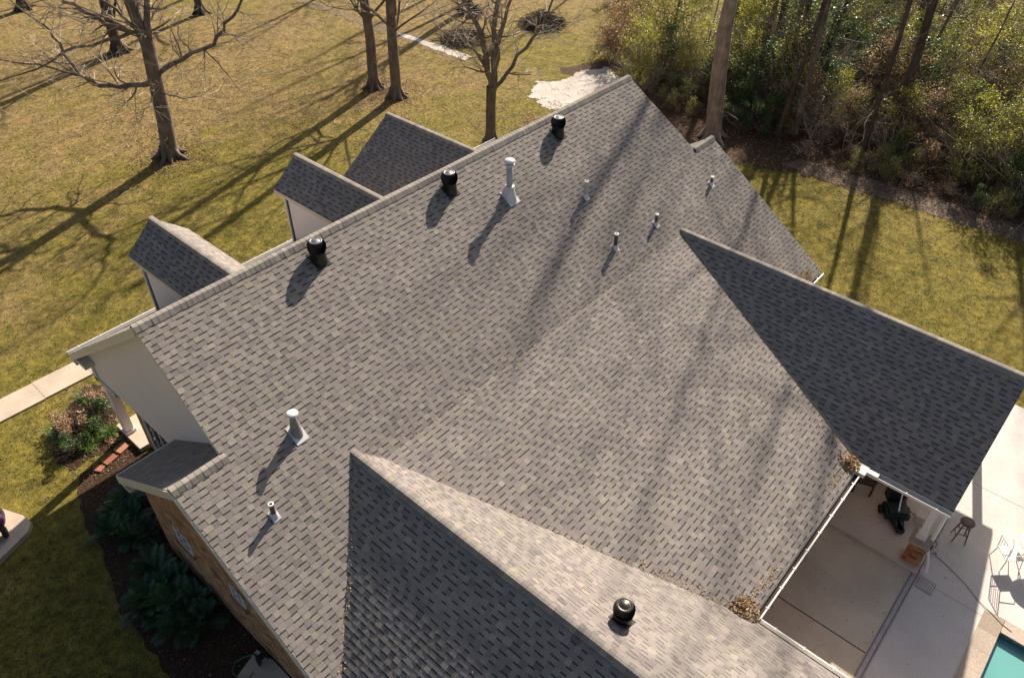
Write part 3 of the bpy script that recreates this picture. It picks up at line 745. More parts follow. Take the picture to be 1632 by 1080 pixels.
turbine(3.0, -9.98, R3, 'dark turbine vent with a shiny dome on the lower wing', .46, True, .2)

def flash_cone(v, r0, r1, h, sl_, mat=None, wd=.16, dn=.2):
    f = MB(); f.prism([(-wd, -dn, -sl_ * dn + .02), (wd, -dn, -sl_ * dn + .02), (wd, dn * .8, sl_ * dn * .8 + .02), (-wd, dn * .8, sl_ * dn * .8 + .02)], (0, 0, -.012)); f.build('flashing', M['flash'], v)
    vs = []; n = 16
    for k in range(n):
        a = 2 * math.pi * k / n; vs.append((r0 * math.cos(a), r0 * 1.15 * math.sin(a), sl_ * r0 * 1.15 * math.sin(a) + .015))
    for k in range(n):
        a = 2 * math.pi * k / n; vs.append((r1 * math.cos(a), r1 * math.sin(a), h))
    c_ = MB(); c_.add(vs, [(k, (k + 1) % n, (k + 1) % n + n, k + n) for k in range(n)]); c_.build('boot', mat or M['flash'], v, smooth=True)
# tall capped flue
zf = U(0, -1.22); fl = empty('flue_pipe', (9.83, -1.22, zf), parent=HOUSE); fl['label'] = 'tall white capped flue standing on the upper roof'
flash_cone(fl, .19, .10, .34, SL, M['flash'], .2, .22)
mb = MB(); mb.lathe([(.115, .29), (.135, .30), (.135, .325), (.10, .34)], 20); mb.build('storm_collar', M['flash'], fl, smooth=True)
mb = MB(); mb.lathe([(.085, .2), (.085, .95)], 20); mb.build('pipe', M['pipe'], fl, smooth=True)
mb = MB(); mb.lathe([(.085, .9), (.135, .93), (.14, .965), (.11, .985), (.10, .99)], 20); mb.build('collar', M['flash'], fl, smooth=True)
mb = MB(); mb.lathe([(.098, .985), (.098, 1.025)], 16); mb.build('screen', M['pvc'], fl)
mb = MB(); mb.lathe([(.125, 1.02), (.145, 1.035), (.145, 1.065), (.11, 1.095), (.03, 1.11)], 20); mb.build('cap', M['white'], fl, smooth=True)
def soil_pipe(x, y, h, r, mat, label, rim=True, fn=U, sl=SL):
    z = fn(x, y); v = empty('vent_pipe', (x, y, z), parent=HOUSE); v['label'] = label
    flash_cone(v, r * 1.6, r * 1.12, r * 2.0, sl, M['flash'], .085, .11)
    p_ = MB(); n = 14; pr = [(r, -.03), (r, h), (r * .72, h), (r * .72, h - .12)]; vs = []
    for rr, zz in pr:
        for k in range(n): vs.append((rr * math.cos(2 * math.pi * k / n), rr * math.sin(2 * math.pi * k / n), zz))
    p_.add(vs, [(i * n + k, i * n + (k + 1) % n, (i + 1) * n + (k + 1) % n, (i + 1) * n + k) for i in range(3) for k in range(n)] + [tuple(3 * n + k for k in range(n))]); p_.build('pipe', mat, v, smooth=False)
    if rim:
        q = MB(); vs = []
        for rr, zz in ((r * 1.12, h - .035), (r * 1.14, h + .004), (r * .7, h + .006), (r * .68, h - .03)):
            for k in range(n): vs.append((rr * math.cos(2 * math.pi * k / n), rr * math.sin(2 * math.pi * k / n), zz))
        q.add(vs, [(i * n + k, i * n + (k + 1) % n, (i + 1) * n + (k + 1) % n, (i + 1) * n + k) for i in range(3) for k in range(n)]); q.build('rim', M['white'], v, smooth=False)
soil_pipe(12.05, -2.12, .50, .055, M['pipe'], 'pale vent pipe right of the tall flue')
soil_pipe(11.7, -3.5, .47, .055, M['pvc'], 'grey vent pipe just above the change of pitch')
soil_pipe(13.6, -3.6, .34, .045, M['pvc'], 'short dark vent pipe left of the dark wing ridge')
soil_pipe(16.75, -3.6, .27, .045, M['pvc'], 'small dark vent pipe near the far right rake')
soil_pipe(.05, -3.82, .36, .05, M['pvc'], 'short black vent pipe with a white rim near the lower left rake')
# hooded exhaust on the left
zf = U(0, -2.92); hv = empty('exhaust_hood', (1.38, -2.92, zf), parent=HOUSE); hv['label'] = 'tapered metal exhaust vent with a small white hood'
flash_cone(hv, .12, .068, .44, SL, M['cone'], .15, .2)
mb = MB(); mb.lathe([(.07, .1), (.068, .56)], 16); mb.build('pipe', M['steel'], hv, smooth=True)
mb = MB(); mb.lathe([(.12, .55), (.125, .56), (.10, .585), (.04, .60)], 20); mb.build('hood', M['white'], hv, smooth=True)

# ------------------------------------------------------------------ leaf debris on the roof and in the corners
def leaf_quad(mb, p, s, tint, flat=.35, asp=.55):
    a = random.uniform(0, 6.283); d = Vector((math.cos(a), math.sin(a), random.uniform(-flat, flat))).normalized()
    b = Vector((-math.sin(a), math.cos(a), random.uniform(-flat, flat))).normalized(); n = d.cross(b)
    mb.add([p - d * s, p - b * s * asp + n * s * .25, p + d * s, p + b * s * asp + n * s * .25], [(0, 1, 2), (0, 2, 3)], tint)
def leafpile(c, ext, n, hgt, label):
    mb = MB(); c = Vector(c)
    for i in range(n):
        r_ = random.random() ** .6; a = random.uniform(0, 6.283); q = Vector((math.cos(a) * ext[0] * r_, math.sin(a) * ext[1] * r_, 0))
        z = random.random() * hgt * (1 - r_ * .8)
        leaf_quad(mb, c + q + Vector((0, 0, z)), random.uniform(.025, .05), random.random(), .8)
    o = mb.build('leaf_pile', M['dead']); tag(o, label, 'leaf pile', kind='stuff')
leafpile((10.98, -11.2, 2.58), (.28, .36), 420, .22, 'brown dry leaves heaped in the gutter corner below the dark wing')
leafpile((5.72, -11.25, 2.60), (.34, .34), 420, .22, 'brown dry leaves heaped in the gutter corner above the lower wing')
leafpile((17.3, -7.0, 2.64), (.55, .3), 320, .14, 'brown dry leaves gathered behind the dark wing at the far right eave')
DB = MB()
def debris(a, b, n, spread, fn):
    for i in range(n):
        t = random.random(); x = a[0] + (b[0] - a[0]) * t + random.gauss(0, spread); y = a[1] + (b[1] - a[1]) * t + random.gauss(0, spread * .6)
        leaf_quad(DB, Vector((x, y, fn(x, y) + .02)), random.uniform(.01, .026), random.uniform(.6, 1), .4)
top = lambda x, y: max(min(U(x, y), 99), -1)
def roofz(x, y):
    c = [U(x, y) if y > -4.15 or x < 2 else Mz(x, y)]
    if x < 5.8 and y < -3.7: c.append(min(R3(x, y), L3(x, y)))
    if x > 11.1 and y < -4.1: c.append(min(D3(x, y), E3(x, y)))
    return max(c)
debris((2.7, -4.15), (13.5, -4.2), 260, .2, roofz)
debris((9.9, -11.2), (11.0, -11.35), 120, .1, roofz)
debris((5.9, -11.3), (7.2, -11.35), 120, .1, roofz)
debris((11.1, -11.0), (11.7, -9.6), 90, .07, roofz)
debris((5.6, -11.1), (4.9, -9.2), 120, .08, roofz)
debris((2.6, -4.3), (5.65, -11.3), 150, .08, roofz)
debris((1.7, -4.2), (-.9, -6.6), 90, .05, roofz)
debris((14.2, -4.3), (11.2, -11.3), 60, .06, roofz)
debris((15, -5), (17.2, -7.0), 80, .1, roofz)
for i in range(110):
    x = random.uniform(.5, 13); y = random.uniform(-9, -.6); leaf_quad(DB, Vector((x, y, roofz(x, y) + .02)), random.uniform(.008, .02), random.uniform(.6, 1), .4)
tag(DB.build('leaf_debris', M['dead']), 'pale leaf bits caught along the roof valleys and pitch change', 'leaves', kind='stuff')

# ------------------------------------------------------------------ patio things
# bar stool
bs = empty('bar_stool', (12.98, -14.12, .03), R(20), 'dark brown wooden bar stool with a round seat on the sunlit deck', 'stool')
mb = MB(); mb.lathe([(.15, .68), (.175, .69), (.18, .71), (.17, .73), (.12, .735)], 20); mb.build('seat', M['oakseat'], bs, smooth=True)
for a in range(4):
    an = math.pi / 4 + a * math.pi / 2; mb = MB(); mb.tube([(.22 * math.cos(an), .22 * math.sin(an), 0), (.11 * math.cos(an), .11 * math.sin(an), .69)], [.016, .02], 7); mb.build('leg', M['oakseat'], bs)
for zz, a in ((.22, 0), (.22, 2), (.32, 1), (.32, 3), (.45, 0), (.45, 2)):
    f_ = .22 - .11 * zz / .69; a0 = math.pi / 4 + a * math.pi / 2; a1 = a0 + math.pi / 2
    mb = MB(); mb.tube([(f_ * math.cos(a0), f_ * math.sin(a0), zz), (f_ * math.cos(a1), f_ * math.sin(a1), zz)], .011, 6); mb.build('rung', M['oakseat'], bs)
# dark wooden chair under the eave
ch = empty('wooden_chair', (12.85, -11.55, .13), R(200), 'dark wooden chair in the shade under the corner of the porch roof', 'chair')
mb = MB(); mb.box((-.26, -.25, .40), (.26, .25, .45)); mb.build('seat', M['wood'], ch)
for sx in (-1, 1):
    mb = MB(); mb.box((sx * .24 - .025, -.25, 0), (sx * .24 + .025, -.20, .62)); mb.build('leg', M['wood'], ch)
    mb = MB(); mb.box((sx * .24 - .025, .20, 0), (sx * .24 + .025, .25, .95)); mb.build('leg', M['wood'], ch)
    mb = MB(); mb.box((sx * .24 - .035, -.27, .62), (sx * .24 + .035, .26, .65)); mb.build('armrest', M['wood'], ch)
for zz in (.58, .72, .86):
    mb = MB(); mb.box((-.22, .21, zz), (.22, .235, zz + .08)); mb.build('back_slat', M['wood'], ch)
# tan storage box
bx = empty('storage_box', (13.75, -12.1, .13), R(8), 'tan storage chest with a reddish lid at the back of the porch', 'box')
mb = MB(); mb.box((-.35, -.45, 0), (.35, .45, .5)); mb.build('body', M['tiletan'], bx)
mb = MB(); mb.box((-.37, -.47, .502), (.37, .47, .56)); mb.build('lid', M['red'], bx)
# folding exercise-like cart: green base with two foot pads, chrome bar
ct = empty('wheeled_cart', (12.5, -12.58, .13), R(35), 'dark green wheeled cart with two forward pads and a bent chrome handle', 'cart')
mb = MB(); mb.box((-.22, -.30, .10), (.22, .30, .30)); mb.box((-.18, -.24, .301), (.18, .24, .36)); mb.build('body', M['dgreen'], ct)
for sy in (-1, 1):
    rt_ = Matrix.Rotation(R(14 * sy), 3, 'Z'); mb = MB(); mb.box((-.62, -.095, .05), (-.18, .095, .15), rot=rt_, org=(0, sy * .13, 0)); mb.box((-.60, -.07, .151), (-.24, .07, .17), rot=rt_, org=(0, sy * .13, 0)); mb.build('foot_pad', M['dgreen'], ct)
    mb = MB(); mb.lathe([(.10, -.03), (.12, -.02), (.12, .02), (.10, .03)], 16, (.1, sy * .35, .12), rot=Matrix.Rotation(R(90), 3, 'X')); mb.build('wheel', M['rubber'], ct)
mb = MB(); mb.tube([(-.12, 0, .34), (.10, -.04, .62), (.28, -.08, .86), (.34, -.16, .90), (.40, -.34, .88)], .025, 8); mb.build('handle', M['chrome'], ct)
mb = MB(); mb.lathe([(.085, 0), (.09, .02), (.06, .035), (.02, .04)], 16, (.36, .08, .82)); mb.build('dial', M['chrome'], ct)
mb = MB(); mb.tube([(.12, -.22, .3), (.3, -.26, .52), (.48, -.28, .7)], .035, 8); mb.build('strut', M['red'], ct)
mb = MB(); mb.box((.22, -.2, .3), (.5, .2, .72)); mb.build('bag', M['black'], ct)
# made-up cream tub standing in for a sunlit patch of porch floor
tag(MB_.mesh and None or empty('sun_patch_box', (12.75, -13.15, .13), R(10)), 'small cream tub added for a sunlit patch beside the porch column', 'tub')
tub = bpy.data.objects['sun_patch_box']
mb = MB(); mb.lathe([(.13, 0), (.17, .26), (.18, .27), (.18, .29), (.15, .29)], 4, rot=Matrix.Rotation(R(45), 3, 'Z')); mb.build('tub', M['cream'], tub)
tub.name = 'sun_patch_tub'; mb = MB(); mb.box((-.12, -.12, .292), (.12, .12, .31)); mb.build('lid', M['cream'], tub)
# potted plants along the downspout
pp = empty('potted_plant', (12.12, -13.62, .03), 0, 'low straggly plant growing by the foot of the white column', 'plant')
mb = MB(); mb.lathe([(.07, 0), (.10, .16), (.09, .16)], 12); mb.build('pot', M['rubber'], pp)
lf = MB()
for i in range(160): leaf_quad(lf, Vector((random.gauss(0, .28), random.gauss(0, .09), random.uniform(.03, .35))), random.uniform(.02, .05), random.random(), .8)
lf.build('foliage', M['leafbrown'], pp)
# cable
cb = MB(); cb.tube([(11.98, -13.66, .045), (12.1, -13.8, .04), (11.95, -14.2, .04), (11.72, -14.7, .04), (11.45, -15.1, .04), (11.3, -15.42, .058), (11.16, -15.7, .058), (11.1, -15.95, .06)], .0065, 6)
tag(cb.build('cable', M['cable']), 'thin dark cable lying across the pool deck towards the water', 'cable')
cb = MB(); cb.tube([(12.95, -12.75, .145), (12.9, -13.0, .142), (12.7, -13.25, .142), (12.25, -13.5, .142), (12.05, -13.6, .145)], .009, 6)
tag(cb.build('cable', M['cable']), 'thin dark cable curving over the shaded porch floor', 'cable')
# white patio furniture at the right edge
tb = empty('patio_table', (13.45, -15.72, .03), 0, 'white oval patio table cut off by the right edge of the photo', 'table')
mb = MB(); mb.lathe([(.44, .68), (.47, .69), (.47, .715), (.44, .72)], 32); mb.build('table_top', M['white'], tb)
for a in range(4):
    an = R(30) + a * math.pi / 2; mb = MB(); mb.tube([(.30 * math.cos(an), .30 * math.sin(an), 0), (.22 * math.cos(an), .22 * math.sin(an), .35), (.34 * math.cos(an), .34 * math.sin(an), .68)], .016, 7); mb.build('leg', M['white'], tb)
def patio_chair(loc, rz, label):
    c = empty('patio_chair', loc, rz, label, 'chair', 'white metal chairs around the patio table')
    mb = MB(); mb.box((-.22, -.22, .41), (.22, .22, .43)); mb.build('seat', M['white'], c)
    mb = MB(); mb.tube([(-.22, .22, .42), (-.22, .30, .9), (.22, .30, .9), (.22, .22, .42)], .014, 7); mb.build('back_frame', M['white'], c)
    for k in range(4):
        mb = MB(); mb.tube([(-.14 + k * .093, .23, .43), (-.14 + k * .093, .298, .89)], .008, 5); mb.build('back_bar', M['white'], c)
    for sx in (-1, 1):
        for sy in (-1, 1): mb = MB(); mb.tube([(sx * .21, sy * .2, .41), (sx * .25, sy * .25, 0)], .013, 6); mb.build('leg', M['white'], c); 
        mb = MB(); mb.tube([(sx * .22, .25, .64), (sx * .25, -.1, .66), (sx * .23, -.2, .42)], .012, 6); mb.build('armrest', M['white'], c)
    return c
patio_chair((13.0, -15.25, .03), R(42), 'white metal patio chair left of the patio table')

# ------------------------------------------------------------------ left side: toy, pavers, stones, hose
ty = empty('ride_on_toy', (-3.66, 4.8, .16), R(75), 'purple ride-on toy with fat black wheels on the concrete pad at the left edge', 'toy')
mb = MB(); mb.lathe([(.05, .08), (.26, .10), (.32, .2), (.28, .32), (.16, .38), (.04, .40)], 20); mb.build('body', M['purple'], ty, smooth=True)
for sx, sy in ((-.26, -.24), (.26, -.24), (-.26, .24), (.26, .24)):
    mb = MB(); mb.lathe([(.09, -.045), (.125, -.03), (.125, .03), (.09, .045)], 18, (sx, sy, .125), rot=Matrix.Rotation(R(90), 3, 'X')); wh = mb.build('wheel', M['rubber'], ty)
mb = MB(); mb.box((-.1, -.15, .36), (.14, .15, .42)); mb.build('seat', M['pink'], ty)
mb = MB(); mb.tube([(.24, 0, .3), (.30, 0, .52), (.30, -.16, .55), (.30, .16, .55)], .02, 8); mb.build('handlebar', M['yellow'], ty)
ty.scale = (1.3, 1.3, 1.3)
for i, (x, y, l_, w_, a) in enumerate([(.05, 5.16, .38, .30, 18), (-.40, 5.02, .38, .30, 14), (-.76, 4.90, .22, .24, 28)]):
    t_ = empty('stepping_stone', (x, y, .012), R(a), ['red paver stone nearest the porch', 'red paver stone in the middle of the row of three', 'small square red paver stone at the lawn end of the row'][i], 'paver', 'red pavers beside the flower bed')
    mb = MB()
    mb.box((-l_ / 2, -w_ / 2, 0), (l_ / 2, w_ / 2, .05), random.random()); mb.build('slab', M['paver'], t_)
sp = MB(); sp.prism([(-1.6, -3.2, .05), (-.95, -3.0, .05), (-.85, -3.5, .05), (-.85, -4.6, .05), (-2.2, -4.6, .05)][::-1], (0, 0, -.05)); sp.build('concrete_pad', M['path'], kind='structure')
hb = empty('hose_reel', (-1.02, -3.36, .05), 0, 'dark wall hose reel with a curled green hose at the foot of the brick wall', 'hose reel')
mb = MB(); mb.lathe([(.11, -.10), (.14, -.09), (.14, -.07), (.07, -.065), (.07, .065), (.14, .07), (.14, .09), (.11, .10)], 16, (0, 0, .25), rot=Matrix.Rotation(R(90), 3, 'Y')); mb.build('reel', M['rubber'], hb)
mb = MB(); mb.box((-.13, -.04, 0), (-.10, .04, .3)); mb.box((.10, -.04, 0), (.13, .04, .3)); mb.build('stand', M['dgreen'], hb)
mb = MB(); mb.tube([(-.05, .1, .3), (-.25, .35, .12), (-.45, .45, .04), (-.62, .30, .03), (-.60, .05, .03), (-.45, -.1, .03), (-.3, -.05, .03)], .014, 7); mb.build('hose', M['hose'], hb)
fl_ = empty('garden_ornament', (-.98, -.95, .012), 0, 'small pale blue white flower ornament in the mulch near the brick wall', 'ornament')
mb = MB(); mb.tube([(0, 0, 0), (0, 0, .28)], .012, 6); mb.build('stem', M['dgreen'], fl_)
for k in range(6):
    a = k * 1.047; m_ = MB(); m_.add([(0, 0, .28), (.05 * math.cos(a - .4), .05 * math.sin(a - .4), .30), (.11 * math.cos(a), .11 * math.sin(a), .31), (.05 * math.cos(a + .4), .05 * math.sin(a + .4), .30)], [(0, 1, 2, 3)]); m_.build('petal', M['white'], fl_)

# ------------------------------------------------------------------ plants
def frond(mb, base, az, el, L, nl=11, lw=.03, droop=.9, llen=.24):
    d = Vector((math.cos(az) * math.cos(el), math.sin(az) * math.cos(el), math.sin(el))); side = Vector((-math.sin(az), math.cos(az), 0)); p = Vector(base); t = random.uniform(.2, .9)
    pts = [p.copy()]
    n = nl + 3
    for i in range(n):
        d = (d + Vector((0, 0, -droop / n))).normalized(); p = p + d * L / n; pts.append(p.copy())
        if i >= 2:
            f_ = math.sin(math.pi * (i - 1) / (n)) ** .6; ll = llen * f_
            upv = side.cross(d).normalized()
            for s_ in (-1, 1):
                e = p + side * s_ * ll + d * ll * .45 - Vector((0, 0, ll * .18)); m_ = (p + e) / 2
                mb.add([p - d * lw * .3, m_ - d * lw, e, m_ + d * lw], [(0, 1, 2), (0, 2, 3)], min(1, max(0, t + random.uniform(-.15, .15))))
    mb.tube(pts[::2], .008, 4, False, tint=t)
def rosette(name, n, L, label, group, mat, seed, **k):
    random.seed(seed); mb = MB()
    for i in range(n):
        frond(mb, (random.gauss(0, .03), random.gauss(0, .03), .12), i * 2.399 + random.uniform(-.3, .3), R(random.uniform(25, 72)), L * random.uniform(.75, 1.1), **k)
    return mb.mesh('foliage', mat)
ros = [rosette('r', 13, .85, '', '', M['frond'], 30 + i) for i in range(3)]
stemm = MB(); stemm.tube([(0, 0, -.02), (.01, 0, .16)], [.06, .045], 7); stemm = stemm.mesh('stem', M['barkd'])
def plant(name, meshes, loc, rz, sc, label, cat, group=None):
    o = empty(name, loc, rz, label, cat, group); o.scale = (sc,) * 3
    for nm, me in meshes:
        c_ = bpy.data.objects.new(nm, me); COL.objects.link(c_); c_.parent = o
    return o
bedA = [(-1.25, 3.0), (-1.0, 2.5), (-1.3, 2.0), (-.95, 1.75), (-.85, 3.1), (-1.6, 2.5)]
bedB = [(-1.45, .45), (-1.75, -.05), (-1.3, -.2), (-1.9, -.6), (-1.55, -.75), (-1.25, -1.0), (-1.75, -1.25), (-2.0, -.2), (-1.4, -1.5)]
for i, (x, y) in enumerate(bedA): plant('split_leaf_plant', [('foliage', ros[i % 3]), ('stem', stemm)], (x, y, .012), random.uniform(0, 6), random.uniform(.6, .8), 'dark green split-leaf plant in the bed by the lower wing gable corner', 'plant', 'split-leaf plants in the upper part of the side bed')
for i, (x, y) in enumerate(bedB): plant('split_leaf_plant', [('foliage', ros[i % 3]), ('stem', stemm)], (x, y, .012), random.uniform(0, 6), random.uniform(.7, .95), 'dark green split-leaf plant in the clump beside the windows of the brick wall', 'plant', 'split-leaf plants in the lower part of the side bed')
random.seed(55)
def straps(n, L):
    mb = MB()
    for i in range(n):
        az = random.uniform(0, 6.283); el = R(random.uniform(35, 80)); d = Vector((math.cos(az) * math.cos(el), math.sin(az) * math.cos(el), math.sin(el))); s = Vector((-math.sin(az), math.cos(az), 0)) * .016
        p = Vector((random.gauss(0, .06), random.gauss(0, .06), 0)); vs = []; t = random.random(); l_ = L * random.uniform(.7, 1.1)
        for k in range(5):
            w_ = s * (1 - k / 4.3); vs += [p - w_, p + w_]; d = (d + Vector((0, 0, -.28))).normalized(); p = p + d * l_ / 4
        mb.add(vs, [(2 * k, 2 * k + 1, 2 * k + 3, 2 * k + 2) for k in range(4)], t)
    return mb.mesh('foliage', M['strap'])
stp = straps(110, .55)
def bush(n, r, h, seed, s0=.02, s1=.04, flat=1., lumps=7):
    random.seed(seed); cs = [(Vector((random.gauss(0, r * .45), random.gauss(0, r * .45), h * random.uniform(.3, .8))), random.uniform(.3, .55) * r) for _ in range(lumps)]
    mb = MB()
    for i in range(n):
        c, rr = random.choice(cs); d = Vector((random.gauss(0, 1), random.gauss(0, 1), random.gauss(0, 1))).normalized() * rr * random.uniform(.6, 1.08); p = c + d
        if p.z < .02: p.z = random.uniform(.02, .15)
        leaf_quad(mb, p, random.uniform(s0, s1), min(1, max(0, random.gauss(.45, .25))), flat)
    return mb
def twigs(n, r, h, rad=.006, mat=None, seed=1):
    random.seed(seed); mb = MB()
    for i in range(n):
        a = random.uniform(0, 6.283); p = Vector((random.gauss(0, r * .15), random.gauss(0, r * .15), 0)); d = Vector((math.cos(a) * .5, math.sin(a) * .5, 1)).normalized(); pts = [p.copy()]
        for k in range(4): d = (d + Vector((random.gauss(0, .45), random.gauss(0, .45), random.gauss(0, .2)))).normalized(); p = p + d * h / 4 * random.uniform(.7, 1.2); pts.append(p.copy())
        mb.tube(pts, [rad * 1.4, rad * 1.2, rad, rad * .7, rad * .4], 3, False)
    return mb.mesh('branches', mat or M['twig'])
plant('strap_leaf_plant', [('foliage', stp)], (-.25, 6.3, .014), 0, 1.15, 'bright glossy strap-leaved clump at the front of the round bed', 'plant')
plant('strap_leaf_plant', [('foliage', stp)], (-.95, 7.15, .014), 1.5, .9, 'strap-leaved clump at the lawn side of the round bed', 'plant')
plant('strap_leaf_plant', [('foliage', stp)], (.1, 5.95, .014), .7, .9, 'strap-leaved clump nearest the pavers', 'plant')
plant('strap_leaf_plant', [('foliage', stp)], (-.6, 5.9, .014), 2.2, .8, 'strap-leaved clump at the near rim of the round bed', 'plant')
plant('strap_leaf_plant', [('foliage', stp)], (.35, 8.05, .014), 2.5, .8, 'light green strap-leaved clump at the far tip of the round bed', 'plant')
bm = bush(1500, .45, .7, 61).mesh('foliage', M['leafbrown']); bg2 = bush(1700, .45, .75, 62).mesh('foliage', M['leafdark']); tw = twigs(60, .5, .8, .006, M['twigd'], 63)
plant('garden_bush', [('foliage', bm), ('branches', tw)], (-.55, 6.75, .014), 0, 1.05, 'brown twiggy bush in the middle of the round bed', 'bush')
plant('garden_bush', [('foliage', bm), ('branches', tw)], (.3, 7.3, .014), 2, 1.15, 'greyish brown bush beside the far side of the round bed', 'bush')
plant('garden_bush', [('foliage', bg2), ('branches', tw)], (.25, 6.6, .014), 1, 1.1, 'dark green bush in front of the white porch column', 'bush')
plant('garden_bush', [('foliage', bg2), ('branches', tw)], (-.85, 6.2, .014), 3, .85, 'low dark green bush at the near edge of the round bed', 'bush')
lf = MB(); random.seed(77)
for i in range(260): leaf_quad(lf, Vector((random.uniform(-.15, .25), random.uniform(5.45, 5.9), random.uniform(.02, .08))), random.uniform(.02, .05), random.random(), .5)
tag(lf.build('fallen_leaves', M['dead']), 'pale dry leaves heaped between the pavers and the porch', 'leaves', kind='stuff')

# ------------------------------------------------------------------ trees
def wander(p, d, L, r0, r1, n, jit, up=0.):
    pts = [Vector(p)]; rs = [r0]; p = Vector(p); d = Vector(d).normalized()
    for i in range(n):
        d = (d + Vector((random.gauss(0, jit), random.gauss(0, jit), random.gauss(0, jit * .7) + up))).normalized()
        p = p + d * L / n; pts.append(p.copy()); rs.append(r0 + (r1 - r0) * (i + 1) / n)
    return pts, rs, d
def grow(mb, p, d, L, r, depth, maxd, jit=.13, minr=.008, kids=(2, 4), fine=None):
    pts, rs, de = wander(p, d, L, r, max(minr, r * .5), 4 if depth < maxd else 3, jit, .04)
    sides = 7 if r > .12 else (5 if r > .035 else 3)
    (fine if (fine is not None and r < .03) else mb).tube(pts, rs, sides, False)
    if depth >= maxd or r < minr * 1.2: return
    for k in range(random.randint(*kids)):
        i = random.randint(1, len(pts) - 1); a = random.uniform(0, 6.283); dd = (pts[i] - pts[i - 1]).normalized(); o = dd.orthogonal().normalized(); o = (Matrix.Rotation(a, 3, dd) @ o)
        nd = (dd * random.uniform(.5, 1.0) + o * random.uniform(.5, 1.)).normalized(); rr = rs[i] * random.uniform(.45, .72)
        grow(mb, pts[i], nd, L * random.uniform(.55, .85), rr, depth + 1, maxd, jit * 1.1, minr, kids, fine)
    grow(mb, pts[-1], de, L * random.uniform(.6, .85), rs[-1], depth + 1, maxd, jit, minr, kids, fine)
def flare(mb, r, n=7, h=.5):
    for k in range(n):
        a = k * 6.283 / n + random.uniform(-.3, .3); rr = r * random.uniform(1.5, 2.3)
        mb.tube([(math.cos(a) * r * .5, math.sin(a) * r * .5, h), (math.cos(a) * r * 1.0, math.sin(a) * r * 1.0, h * .28), (math.cos(a) * rr, math.sin(a) * rr, -.03)], [r * .35, r * .3, r * .12], 5, False)
def main_tree(name, loc, path, rads, limbs, crown_h, label, seed, mat='bark', cd=5, extra=12, lowtw=0, cat='tree'):
    """path: trunk points relative to base; limbs: list of (points relative, r0, r1)"""
    random.seed(seed); t = empty(name, loc, 0, label, cat)
    tk = MB(); tk.tube([Vector(p) for p in path], rads, 12, False); flare(tk, rads[0], 7, .55)
    tk.build('trunk', M[mat], t, smooth=True)
    br = MB(); fi = MB()
    for pts, r0, r1 in limbs:
        pts = [Vector(p) for p in pts]; n = len(pts)
        # refine the limb a little
        P = []; 
        for i in range(n - 1):
            for k in range(3): q = pts[i].lerp(pts[i + 1], k / 3); P.append(q + Vector((random.gauss(0, .05), random.gauss(0, .05), random.gauss(0, .05))) * (1 if (i or k) else 0))
        P.append(pts[-1]); rs = [r0 + (r1 - r0) * i / (len(P) - 1) for i in range(len(P))]
        br.tube(P, rs, 7, False)
        for i in range(2, len(P)):
            for _ in range(2):
                if random.random() < .8:
                    d = (P[i] - P[i - 1]).normalized(); o = Matrix.Rotation(random.uniform(0, 6.283), 3, d) @ d.orthogonal().normalized()
                    grow(br, P[i], (d * .5 + o).normalized(), random.uniform(.7, 1.5), max(.012, rs[i] * .4), 2, 4, .22, .006, (2, 3), fi)
        grow(br, P[-1], (P[-1] - P[-2]), 1.6, r1, 1, 4, .18, .006, (2, 4), fi)
    top_ = Vector(path[-1])
    for k in range(extra):
        a = k * 2.4 + random.uniform(-.4, .4); z = random.uniform(.0, 1.)
        i = random.randint(max(1, len(path) - 3), len(path) - 1); p = Vector(path[i]).lerp(Vector(path[i - 1]), random.random())
        grow(br, p, (math.cos(a) * .8, math.sin(a) * .8, random.uniform(.5, 1.3)), crown_h * random.uniform(.25, .42), rads[-1] * random.uniform(.4, .8), 1, cd, .14, .010, (2, 3), fi)
    for k in range(lowtw):
        a = random.uniform(0, 6.283); i = random.randint(1, len(path) - 2); p = Vector(path[i]).lerp(Vector(path[i + 1]), random.random())
        grow(br, p, (math.cos(a), math.sin(a), random.uniform(-.3, .3)), random.uniform(.5, 1.2), .015, 2, 4, .3, .005, (2, 3), fi)
    br.build('branches', M[mat], t)
    if fi.v: fi.build('twigs', M['twig'], t)
    return t
def rel(pts, b): return [(p[0] - b[0], p[1] - b[1], p[2] - b[2]) for p in pts]
b0 = (10.5, 20.5, 0)
